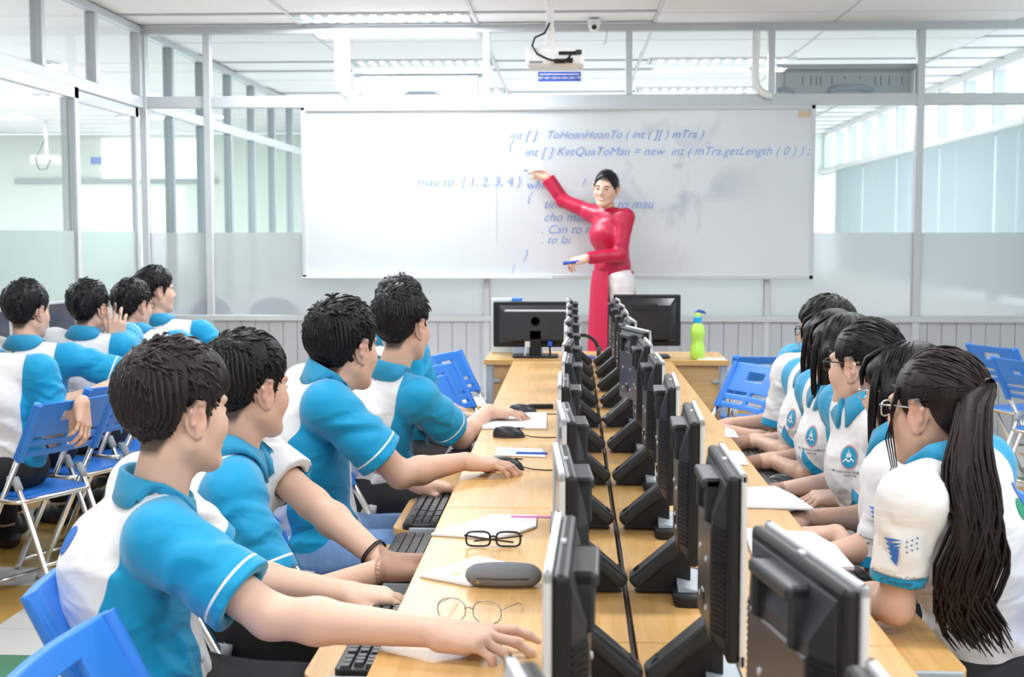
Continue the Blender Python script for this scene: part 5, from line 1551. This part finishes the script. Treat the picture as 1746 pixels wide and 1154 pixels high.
R6 = person('student with short dark hair and glasses farthest in the right row', P(1408, 566, 5.02), (-.75, .66, .02), (.80, 4.88, .95), (.87, 5.21, .96),
            (.91, 5.05, .535), {'L': dict(w=(.545, 5.0, .72), hint=(.80, 4.85, .4), d=(-1, .1, -.1), n=UPN, each=type_each), 'R': dict(w=(.62, 5.2, .71), hint=(.85, 5.4, .5), d=(-1, 0, -.1), n=UPN)},
            (-1, 0), 'mid', hair='fringe', hseed=56, vol=.7, skin=skinB, glasses=black_frame, **{**GG, 'female': False, 'girth': .92})
for y, x, lab in ((2.76, .84, 'ponytailed woman nearest the camera'), (3.22, .86, 'woman with fringe and silver glasses'), (3.68, .84, 'woman with tied-back hair'), (4.12, .82, 'woman with dark side strands'), (4.56, .82, 'fifth woman of the right row'), (5.05, .88, 'farthest student of the right row')):
    chair(x, y, 90, 'blue folding chair under the '+lab)
# ---- students by the left partition, arms over their chair backs
def qperson(label, d, hx, hy, shr, wr, wn, seed, hf=(.28, .96, 0), glasses=None, dirn=(.15, -.5, -1), hair='short', hint=None, each=None, n=(1, -.3, .2), vol=1.0):
    sR = P(*shr, d); hd_ = P(hx, hy, d+.05)
    sL = A((sR[0]-.37, d+.08, sR[2]+.02))
    mid = (sR+sL)/2
    return person(label, hd_, hf, sL, sR, (mid[0]+.0, d+.06, .535), {'R': dict(w=wr, hint=hint if hint is not None else sR+A((.2, -.05, -.3)), d=dirn, n=n, each=each or type_each),
                  'L': dict(w=(mid[0]-.25, d+.38, .72), hint=(mid[0]-.4, d, .4), d=(-.7, .7, 0), n=UPN)}, (-.87, .5), 'far' if d > 5.4 else 'mid', hair=hair, hseed=seed, vol=vol, skin=skinA, glasses=glasses, hunch=.03, shoe='white' if d < 5.3 else 'dark', group='students in white and cyan polo shirts')
qperson('young man cut by the left edge, arm hanging over his blue chair back', 5.1, -48, 530, (72, 632), P(140, 684, 5.02), UPN, 61, dirn=(.12, -.25, -1), n=(1, -.2, .1))
qperson('young man with dark hair at the left edge, elbow over a blue chair back', 5.6, 46, 532, (122, 610), P(150, 672, 5.45), UPN, 62, dirn=(-.9, -.3, -.2), n=(0, -.3, 1), hint=P(260, 680, 5.6))
qperson('young man with glasses raising a hand to his face, third from the left edge', 6.1, 152, 528, (212, 592), P(200, 582, 6.12), UPN, 63, glasses=silver_frame, dirn=(.0, .05, 1), n=(.2, -1, 0), hint=P(300, 660, 6.0), each=((.1, .3, .2), (.2, .4, .2), (.3, .5, .3), (.4, .6, .3)), vol=1.1)
qperson('young man in black-rimmed glasses, fourth from the left edge', 6.6, 226, 522, (308, 585), P(300, 640, 6.5), UPN, 64, hf=(.42, .9, 0), glasses=black_frame)
qperson('young man farthest back by the left glass door, face turned to the board', 7.1, 264, 497, (346, 566), P(330, 620, 7.0), UPN, 65, hf=(.72, .68, .04))
for d, lab in ((5.1, 'blue folding chair with the hanging hand over its back, left edge'), (5.62, 'second blue folding chair from the left edge, under an elbow'), (6.15, 'third blue folding chair of the far left group'),
               (6.65, 'fourth blue folding chair of the far left group'), (7.15, 'fifth blue folding chair of the far left group')):
    chair(-2.14, d+.05, 66, lab)
# ---- empty chairs
chair(-.41, 5.73, -110, 'front blue chair of the three beside the fourth man of the left row'); chair(-.43, 6.31, -110, 'middle blue chair of the three beside the fourth man of the left row')
chair(-.45, 7.00, -108, 'rear blue chair of the three beside the fourth man of the left row')
chair(.70, 6.40, 116, 'blue chair with tilted back beside the teacher desk, front one'); chair(1.04, 7.22, 4, 'blue chair with wide straight back behind the far students on the right')
chair(2.62, 7.79, -67, 'rear empty blue chair by the right wall'); chair(2.50, 6.94, -67, 'front empty blue chair by the right wall, cut by the picture edge')
# ------------------------------------------------------------------ the teacher in a long red dress
red_silk = mat('crimson_silk', (0.50, 0.005, 0.055), .42, noise=.10, nscale=14, bump=.35, bscale=22)
white_silk = mat('white_silk', (0.80, 0.76, 0.80), .4, bump=.2, bscale=18)
def teacher():
    FZ = .318
    tf = nrm((-.72, -.69, 0)); tr = np.array((tf[1], -tf[0], 0))          # facing, and her right hand side
    mid = np.array((.245, 8.93, 1.575))
    sR = mid+tr*.165+A((-.015, 0, .03)); sL = mid-tr*.165+A((0, 0, -.005))
    pel = np.array((.275, 8.95, 1.17))
    wR = A((-.172, 9.15, 1.842)); wL = P(1000, 440, 8.72)
    st = {}
    for s in (-1, 1):
        hip = pel+tr*s*.08-A((0, 0, .03)); an = hip+tr*s*.02; an[2] = FZ+.09; kn = (hip+an)/2+tf*.015
        toe = an+tf*.11; toe[2] = FZ+.035
        st[s] = (hip, kn, an, toe)
    c = person('teacher in a crimson long dress and white trousers pointing at the whiteboard, smiling', P(1033, 322, 8.90), (-.30, -.95, -.06), sL, sR, pel,
               {'R': dict(w=wR, hint=wR+A((.15, .05, -.5)), d=(-.72, .12, .55), n=(-.3, -.75, .6), each=((.5, .7, .4), (.6, .8, .5), (.8, 1.0, .5), (.9, 1.0, .5)), l1=.208, l2=.196, thumb=(.4, .2)),
                'L': dict(w=wL, hint=sL+A((.12, .0, -.5)), d=(-.9, -.2, -.25), n=(-.1, -.5, .8), each=((.6, .9, .5),)*4, l1=.255, l2=.23)},
               tf[:2], 'mid', sc=.98, skin=skinC, hair='tied', hseed=77, vol=.6, female=True, stand=st, floor_z=FZ, custom='teacher', hu=(.08, 0, 1), group=None, girth=.92)
    t, org, u, r, f, pelvis = c['t'], c['org'], c['u'], c['r'], c['f'], c['pelvis']
    # low ponytail
    mb = MB(); low_tail(mb, lambda p: c['head']+(np.asarray(p)*c['sc']) @ c['R'], t, org)
    V2, N2, Q2 = mb_part(mb); to_object('ponytail', [(V2, N2, Q2)], hairK, t, None, org)
    # white smile
    Wf = lambda p: c['head']+(np.asarray(p)*c['sc']) @ c['R']
    sm = MB().tube([Wf((-.017, .0925, -.0615)), Wf((-.008, .0975, -.0655)), Wf((.008, .0975, -.0655)), Wf((.017, .0925, -.0615))], [.001, .0035, .0035, .001], 6).build('teeth', paper, t, smooth=True); sm.location = -org
    # fitted top with long sleeves and a stand collar
    T_ = c['torso'](Shape(), .006)
    sl = []
    for sd, (sh, el) in c['up'].items():
        w = wR if sd == 'R' else wL
        ax = nrm(w-el); e = el+ax*(np.linalg.norm(w-el)-.012)
        sl.append((e, ax, Shape().cone(sh, el, .054, .046, .02).cone(el, e+ax*.02, .046, .050 if sd == 'R' else .042, .02)))
    col = Shape().cone(c['neckb']-u*.01, c['neckb']+u*.045, .053, .050)
    wr = wrinkle(5, .005, 4, (.05, .10))
    def top(X):
        d = T_(X)
        for e, ax, s in sl:
            q = np.maximum(s(X), (X-e) @ ax)
            k = .03; hq = np.maximum(k-np.abs(d-q), 0)/k; d = np.minimum(d, q)-hq*hq*k*.25
        d = np.minimum(d, col(X))+wr(X)
        return np.maximum(d, -((X-pelvis) @ u)-.07)
    bb = c['torso'](Shape(), .01)
    for x in sl: bb.p += x[2].p
    lo, hi = bb.bbox()
    dress = to_object('long_dress', [polygonize(top, lo, hi, .009)], red_silk, t, None, org)
    # front and back panels falling from the waist, open at the sides
    def panel(a0, a1, out, nm):
        n, m = 16, 14; vs = []; fs = []
        for side in (1, 0):
            for j in range(m+1):
                z = pelvis[2]+.04-j/m*.82
                fl = 1+.30*(j/m)**.6
                for i in range(n+1):
                    a = math.radians(a0+(a1-a0)*i/n)
                    rx, ry = .146*fl, .120*fl
                    fold = 1+.035*math.sin(i*1.3+j*.25)*(j/m)
                    p = pelvis+r*math.sin(a)*(rx*fold+.004*side)+f*math.cos(a)*(ry*fold+.004*side)
                    vs.append((p[0]-org[0], p[1]-org[1], z-org[2]))
        S0 = (n+1)*(m+1)
        for j in range(m):
            for i in range(n):
                a = j*(n+1)+i; q = (a, a+1, a+n+2, a+n+1)
                fs.append(q[::-1]); fs.append(tuple(x+S0 for x in q))
        rim = [j*(n+1) for j in range(m+1)]+[m*(n+1)+i for i in range(1, n+1)]+[j*(n+1)+n for j in range(m-1, -1, -1)]
        for a, b in zip(rim, rim[1:]): fs.append((a, b, b+S0, a+S0))
        MB().add(vs, fs).build(nm, red_silk, dress, smooth=True)
    panel(-26, 85, 0, 'front_panel'); panel(118, 256, 0, 'back_panel')
    Tr = Shape()
    for s, (hip, kn, an, toe) in st.items(): Tr.cone(hip, kn, .089, .086, .04).cone(kn, an+A((0, 0, .02)), .085, .10, .03)
    Tr.ell(pelvis-u*.03, (.136, .105, .13), np.array([r, f, u]), .05)
    tw = wrinkle(8, .006, 3, (.05, .09))
    lo, hi = Tr.bbox()
    to_object('silk_trousers', [polygonize(lambda X: np.maximum(Tr(X)+tw(X), FZ+.03-X[:, 2]), lo, hi, .013)], white_silk, t, None, org)
    for s, (hip, kn, an, toe) in st.items():
        Sh = Shape().cone(zp(an, FZ+.05), zp(toe, FZ+.035), .042, .036, .03).cut(lambda X: FZ+.002-X[:, 2])
        lo, hi = Sh.bbox(); to_object('shoe', [polygonize(Sh, lo, hi, .012)], paper, t, None, org)
    MB().lathe([(.008, -.002), (.011, 0), (.008, .003)], 8).build('brooch', mat('gold', (.8, .55, .15), .3, metal=1), t, loc=tuple(mid+f*.118+u*.0-org))
    # what she holds
    q = wR+nrm(A((-.72, .12, .55)))*.085+A((-.01, -.02, .0))
    mk = thing('marker_pen', 'blue marker pen in the raised hand of the teacher at the board', 'marker', q)
    dr = nrm(A((-.9, .10, -.05)))
    MB().tube([-dr*.05, dr*.055], .008, 10).build('pen_barrel', paper, mk, smooth='auto'); MB().tube([dr*.055, dr*.085], [.0075, .003], 8).build('pen_tip', sign_blue, mk, smooth='auto')
    q = wL+nrm(A((-.9, -.2, -.25)))*.105+A((0, -.02, .0))
    mk = thing('marker_pen', 'blue marker held in the lowered hand of the teacher', 'marker', q)
    dr = nrm(A((-.85, -.1, -.1)))
    MB().tube([-dr*.055, dr*.03], .010, 10).build('pen_barrel', sign_blue, mk, smooth='auto'); MB().tube([dr*.03, dr*.055], .0115, 10).build('pen_cap', sign_blue, mk, smooth='auto')
def zp(p, z): p = np.array(p, float); p[2] = z; return p
teacher()
# ------------------------------------------------------------------ prints on the shirts
ink = mat('dark_print', (.05, .05, .08), .7); teal = mat('emblem_teal', (.01, .32, .55), .6); ring_m = mat('emblem_ring', (.75, .30, .35), .6); wht = mat('print_white', (.9, .9, .92), .6); blue_print = mat('print_blue', (.03, .16, .55), .6)
def print_text(ctx, body, size, org, U, V, N, m, name='printed_text'):
    o = text_mesh(name, body, size, m, ctx['shirt'], align='CENTER'); me = o.data
    project_mesh(o, me, org, U, V, N, ctx['bvh']); o.location = -ctx['org']
    o['kind'] = 'stuff'
def flat_poly(ctx, polys, org, U, V, N, m, name, lift=.0015):
    vs, fs = [], []
    for p in polys:
        n = len(vs); vs += [(x, y, 0) for x, y in p]; fs.append(tuple(range(n, n+len(p))))
    me = bpy.data.meshes.new(name); me.from_pydata(vs, [], fs); me.update(); me.materials.append(m)
    o = bpy.data.objects.new(name, me); COL.objects.link(o); o.parent = ctx['shirt']
    project_mesh(o, me, org, U, V, N, ctx['bvh'], lift); o.location = -ctx['org']
    return o
def ringpoly(r0, r1, n=24):
    out = []
    for i in range(n):
        a, b = 2*math.pi*i/n, 2*math.pi*(i+1)/n
        out.append([(r0*math.cos(a), r0*math.sin(a)), (r1*math.cos(a), r1*math.sin(a)), (r1*math.cos(b), r1*math.sin(b)), (r0*math.cos(b), r0*math.sin(b))])
    return out
for c in (R3, R4, R5):
    f, r, u, mid = c['f'], c['r'], c['u'], c['mid']
    N = nrm(f*.8-r*.6); U = nrm(np.cross(u, N)); V = np.cross(N, U)
    o0 = mid-r*.085-u*.075+f*.10
    me = disc_mesh(.026); o = bpy.data.objects.new('chest_emblem', me); COL.objects.link(o); me.materials.append(teal); o.parent = c['shirt']
    project_mesh(o, me, o0, U, V, N, c['bvh'], .002); o.location = -c['org']
    flat_poly(c, ringpoly(.027, .030), o0, U, V, N, ring_m, 'emblem_ring', .002)
    sw = [[(-.018, -.012), (-.009, -.006), (0, -.012), (.009, -.006), (.018, -.012), (.018, -.009), (.009, -.002), (0, -.008), (-.009, -.002), (-.018, -.009)],
          [(-.006, -.004), (-.002, .004), (-.004, .012), (-.008, .004)], [(.006, -.004), (.002, .004), (.004, .012), (.008, .004)], [(-.0015, .0), (.0015, .0), (.001, .018), (-.001, .018)]]
    flat_poly(c, sw, o0, U, V, N, wht, 'emblem_figure', .0032)
    print_text(c, 'NƠI CÔNG NHẬN THƯƠNG HIỆU\nMARCH 26', .009, o0-V*.040, U, V, N, ink)
for c in (R1, R2):
    sh, el = c['up']['L']
    ax = nrm(el-sh); N = nrm(A((-.35, -.94, 0))); N = nrm(N-np.dot(N, ax)*ax); V = -ax; U = np.cross(V, N)
    o0 = sh+ax*.10+N*.06
    tri = []
    for k in range(5): tri.append([(-.030+.004*k, .022-.010*k), (.004-.001*k, .024-.006*k), (-.020+.005*k, .016-.011*k)])
    flat_poly(c, tri, o0+V*.015, U, V, N, blue_print, 'sleeve_arrow_print', .0045)
    for k, (x, y) in enumerate(((.012, .022), (.020, .026), (.028, .030), (.012, .012), (.020, .016), (.028, .020), (.014, .002), (.022, .007), (.030, .010))):
        flat_poly(c, [[(x+.002*math.cos(a), y+.002*math.sin(a)) for a in np.linspace(0, 6.28, 7)[:-1]]], o0+V*.015, U, V, N, blue_print, 'sleeve_dot_print', .003)
    print_text(c, 'Cosmopolitan College\nof Technology', .0105, o0-V*.040, U, V, N, ink)
c = R1; N = -c['f']; U = c['r']; V = c['u']
print_text(c, 'FREESTYLE', .030, c['mid']+U*.10-V*.14+N*.1, U, V, N, ink)
# black cord on the wrist, red thread
sh, el = L2['up']['L']; w = L2['fine'][1][0]
ax = nrm(w-el); q = el+(w-el)*.86
for k in (0, 1):
    pr = frame(ax, (0, 0, 1)); loop = [q+ax*(.006*k+.004*math.sin(2*a))+(pr[0]*math.cos(a)+pr[2]*math.sin(a))*.033-L2['org'] for a in np.linspace(0, 6.283, 20)]
    MB().tube(loop, .0022, 6, cap=False).build('wrist_cord', black_plastic, L2['t'], smooth=True)
q = L2['org']

# ------------------------------------------------------------------ things on the desks
def sheet_pile(name, label, cat, corners, z, th, m=paper, lines=None, group='papers and notebooks on the desks'):
    """corners: pixel corners of the lower outline lying at height z"""
    pts = [PZ(px, py, z) for px, py in corners]
    c0 = sum(pts)/len(pts)
    t = thing(name, label, cat, (c0[0], c0[1], z), group=group)
    poly = [(p[0]-c0[0], p[1]-c0[1]) for p in pts]
    ar = sum(a[0]*b[1]-b[0]*a[1] for a, b in zip(poly, poly[1:]+poly[:1]))
    if ar < 0: poly = poly[::-1]
    MB().prism(poly, 0, th).build('pages', m, t, bevel=.001)
    n = max(2, int(th/.002))
    if th > .004:
        MB().prism([(x*1.004, y*1.004) for x, y in poly], -.0002, .0012).build('back_cover', mat('cover_grey', (.45, .47, .55), .6), t)
    return t, poly
t, _ = sheet_pile('open_notebook', 'white open notebook on the left desk, behind the black glasses', 'notebook', ((735, 913), (838, 920), (880, 912), (914, 900), (916, 882), (838, 880)), DZ+.001, .006)
MB().tube([(.02, .075, .013), (.12, .07, .013)], .003, 6).build('pink_pencil', mat('pink_pencil', (.8, .3, .65), .5), t)
t, _ = sheet_pile('notebook', 'white notebook by the mouse of the fourth man in the left row', 'notebook', ((822, 732), (932, 732), (932, 706), (824, 706)), DZ+.001, .008)
t, _ = sheet_pile('note_card', 'printed white card with a blue pen on the left desk', 'card', ((842, 777), (930, 780), (924, 767), (850, 764)), DZ+.001, .004)
MB().tube([(-.01, -.045, .007), (.09, -.05, .007)], .004, 6).build('blue_pen', sign_blue, t); MB().box(-.05, .0, -.01, .03, .004, .0048).build('card_picture', mat('card_teal', (.45, .8, .85), .6), t)
t, poly = sheet_pile('exercise_book', 'white exercise book with green print under the grey glasses case', 'notebook', ((716, 984), (800, 1000), (868, 990), (905, 972), (815, 953)), DZ+.001, .007)
gm = mat('lime_print', (.45, .75, .15), .6)
for k, (x, y, w, h) in enumerate(((-.02, .01, .03, .02), (.015, .045, .03, .018), (-.05, -.02, .02, .012), (-.06, .03, .03, .004), (-.01, .06, .03, .004))):
    MB().box(x-w/2, x+w/2, y-h/2, y+h/2, .0068, .0076).build('printed_patch', gm if k < 3 else mat('card_teal', (.45, .8, .85), .6), t)
# glasses case
q = PZ(858, 1001, DZ)
gc = thing('glasses_case', 'grey fabric glasses case lying on the left desk', 'glasses case', (q[0], q[1]+.012, DZ), -.02)
case_m = mat('grey_felt', (.22, .225, .25), .85, noise=.1, nscale=200, bump=.3, bscale=500)
Sc = Shape().ell((0, 0, .022), (.074, .029, .022), None, .02).cone((-.05, 0, .02), (.05, 0, .022), .020, .020, .02); Sc.cut(lambda X: .001-X[:, 2])
lo, hi = Sc.bbox(); to_object('case_shell', [polygonize(Sc, lo, hi, .005)], case_m, gc, None, (0, 0, 0))
MB().tube([(-.074, -.006, .021), (-.05, -.027, .021), (0, -.0315, .021), (.05, -.027, .021), (.074, -.006, .021)], .0012, 5).build('case_seam', dark_grey, gc)
MB().add([(-.052, -.029, .012), (-.046, -.0295, .012), (-.049, -.029, .016)], [(0, 1, 2)]).build('gold_mark', mat('gold', (.8, .55, .15), .3, metal=1), gc)
def desk_glasses(px, py, rz, label, m, rect, fold):
    q = PZ(px, py, DZ)
    t = thing('eyeglasses', label, 'eyeglasses', (q[0], q[1], DZ), rz)
    th = .0024 if rect else .0011
    lens = MB()
    for s in (-1, 1):
        loop = []
        for k in range(25):
            a = 2*math.pi*k/24; ca, sa = math.cos(a), math.sin(a); e = .55 if rect else .85
            loop.append((s*.034+.027*np.sign(ca)*abs(ca)**e, .002*abs(sa), .020+(.0165 if rect else .021)*np.sign(sa)*abs(sa)**e))
        MB().tube(loop, th, 6, cap=False).build('rim', m, t, smooth=True)
        MB().add([(x, y+.0005, z) for x, y, z in loop[:-1]], [tuple(range(24))]).build('lens', glass, t)
        if fold: pts = [(s*.063, 0, .027), (s*.066, .006, .027), (s*.02, .016+.004*s, .018), (-s*.045, .018+.004*s, .010)]
        else: pts = [(s*.061, 0, .027), (s*.064, .03, .024), (s*.066, .09, .016), (s*.064, .12, .005)]
        MB().tube(pts, th*.9, 6).build('temple', m, t, smooth=True)
    MB().tube([(-.009, 0, .024), (0, -.003, .028), (.009, 0, .024)], th, 6).build('bridge', m, t, smooth=True)
    return t
desk_glasses(841, 934, .0, 'black rectangular eyeglasses on the left desk in front of the white notebook', black_frame, True, True)
desk_glasses(800, 1060, -.25, 'thin metal eyeglasses on the left desk behind the outstretched hand', mat('thin_grey_metal', (.35, .34, .36), .3, metal=.8), False, False)
# mice on the left desks (pointing at the screens) and keyboards on the trays
mouse_thing(*PZ(862, 800, DZ)[:2], DZ, -1.65, 'black mouse under the hand of the man in jeans')
mouse_thing(*PZ(868, 745, DZ)[:2], DZ, -1.62, 'black mouse standing free on the left desk before the white notebook')
mouse_thing(*PZ(892, 705, DZ)[:2], DZ, -1.7, 'black mouse at the fingertips of the fourth man in the left row')
mouse_thing(*PZ(1332, 828, TRAY_Z)[:2], TRAY_Z, .9, 'black mouse on the tray before the woman with tied-back hair')
tag(MB().bar((-.05, 0, .010), (.05, .01, .010), .022, .018).build('marker_pen', black_plastic, bevel=.003, loc=PZ(922, 697, DZ)), 'black marker lying by the monitors on the left desk', 'marker')
keyboard(-.345, 2.515, -math.pi/2, 'black keyboard nearest the camera under the outstretched forearm', True)
keyboard(-.375, 3.70, -math.pi/2, 'black keyboard under the left hand of the man in jeans', True)
keyboard(-.375, 3.14, -math.pi/2, 'black keyboard on the tray of the man with the wrist cord', False)
keyboard(-.37, 4.83, -math.pi/2, 'black keyboard on the tray of the fourth man in the left row', False)
keyboard(.60, 4.22, math.pi/2, 'black keyboard under the hands of the woman with side strands', False)
keyboard(.60, 3.72, math.pi/2, 'black keyboard before the woman with tied-back hair', False)
keyboard(.60, 3.16, math.pi/2, 'black keyboard before the woman with fringe', False)
keyboard(.60, 4.80, math.pi/2, 'black keyboard before the fifth woman of the right row', False)
# papers on the right desks
t, _ = sheet_pile('open_notebook', 'white open notebook before the woman with tied-back hair', 'notebook', ((1262, 866), (1388, 870), (1352, 846), (1322, 832), (1262, 834)), DZ+.001, .006)
t, _ = sheet_pile('open_book', 'large white open book before the woman with fringe', 'notebook', ((1282, 950), (1300, 975), (1457, 972), (1425, 935), (1385, 912), (1268, 905)), DZ+.001, .008)
MB().tube([(-.16, .0, .02), (-.10, -.005, .021)], .003, 6).build('red_pen', mat('red_pen', (.8, .2, .25), .5), t)
sheet_pile('paper_sheet', 'small torn white paper on the right desk beside the fourth monitor', 'paper', ((1238, 792), (1276, 793), (1268, 774), (1252, 768), (1236, 770)), DZ+.001, .002)
sheet_pile('paper_sheet', 'white paper under the hands of the far right students', 'paper', ((1236, 745), (1260, 746), (1252, 734), (1236, 728)), DZ+.001, .002)
# desk of the far left group with its screens
dk = thing('wall_desk', 'beech desk along the left glass partition behind the far left students', 'desk', (-3.0, 4.2, 0))
MB().box(.0, .36, 0, 3.9, .725, .75).build('desk_top', wood, dk, bevel=.003)
for y in (.02, 3.86): MB().box(.02, .34, y, y+.02, 0, .725).build('side_panel', wood_panel, dk)
for k, (y, lab) in enumerate(((6.72, 'black screen seen edge-on between the far left students'), (5.9, 'black screen on the wall desk hidden by the students at the left edge'))):
    t = copy_tree(proto); t['label'] = lab; t['group'] = 'screens on the wall desk'
    t.location = (-2.74, y, DZ); t.rotation_euler = (0, 0, math.pi/2-.12)
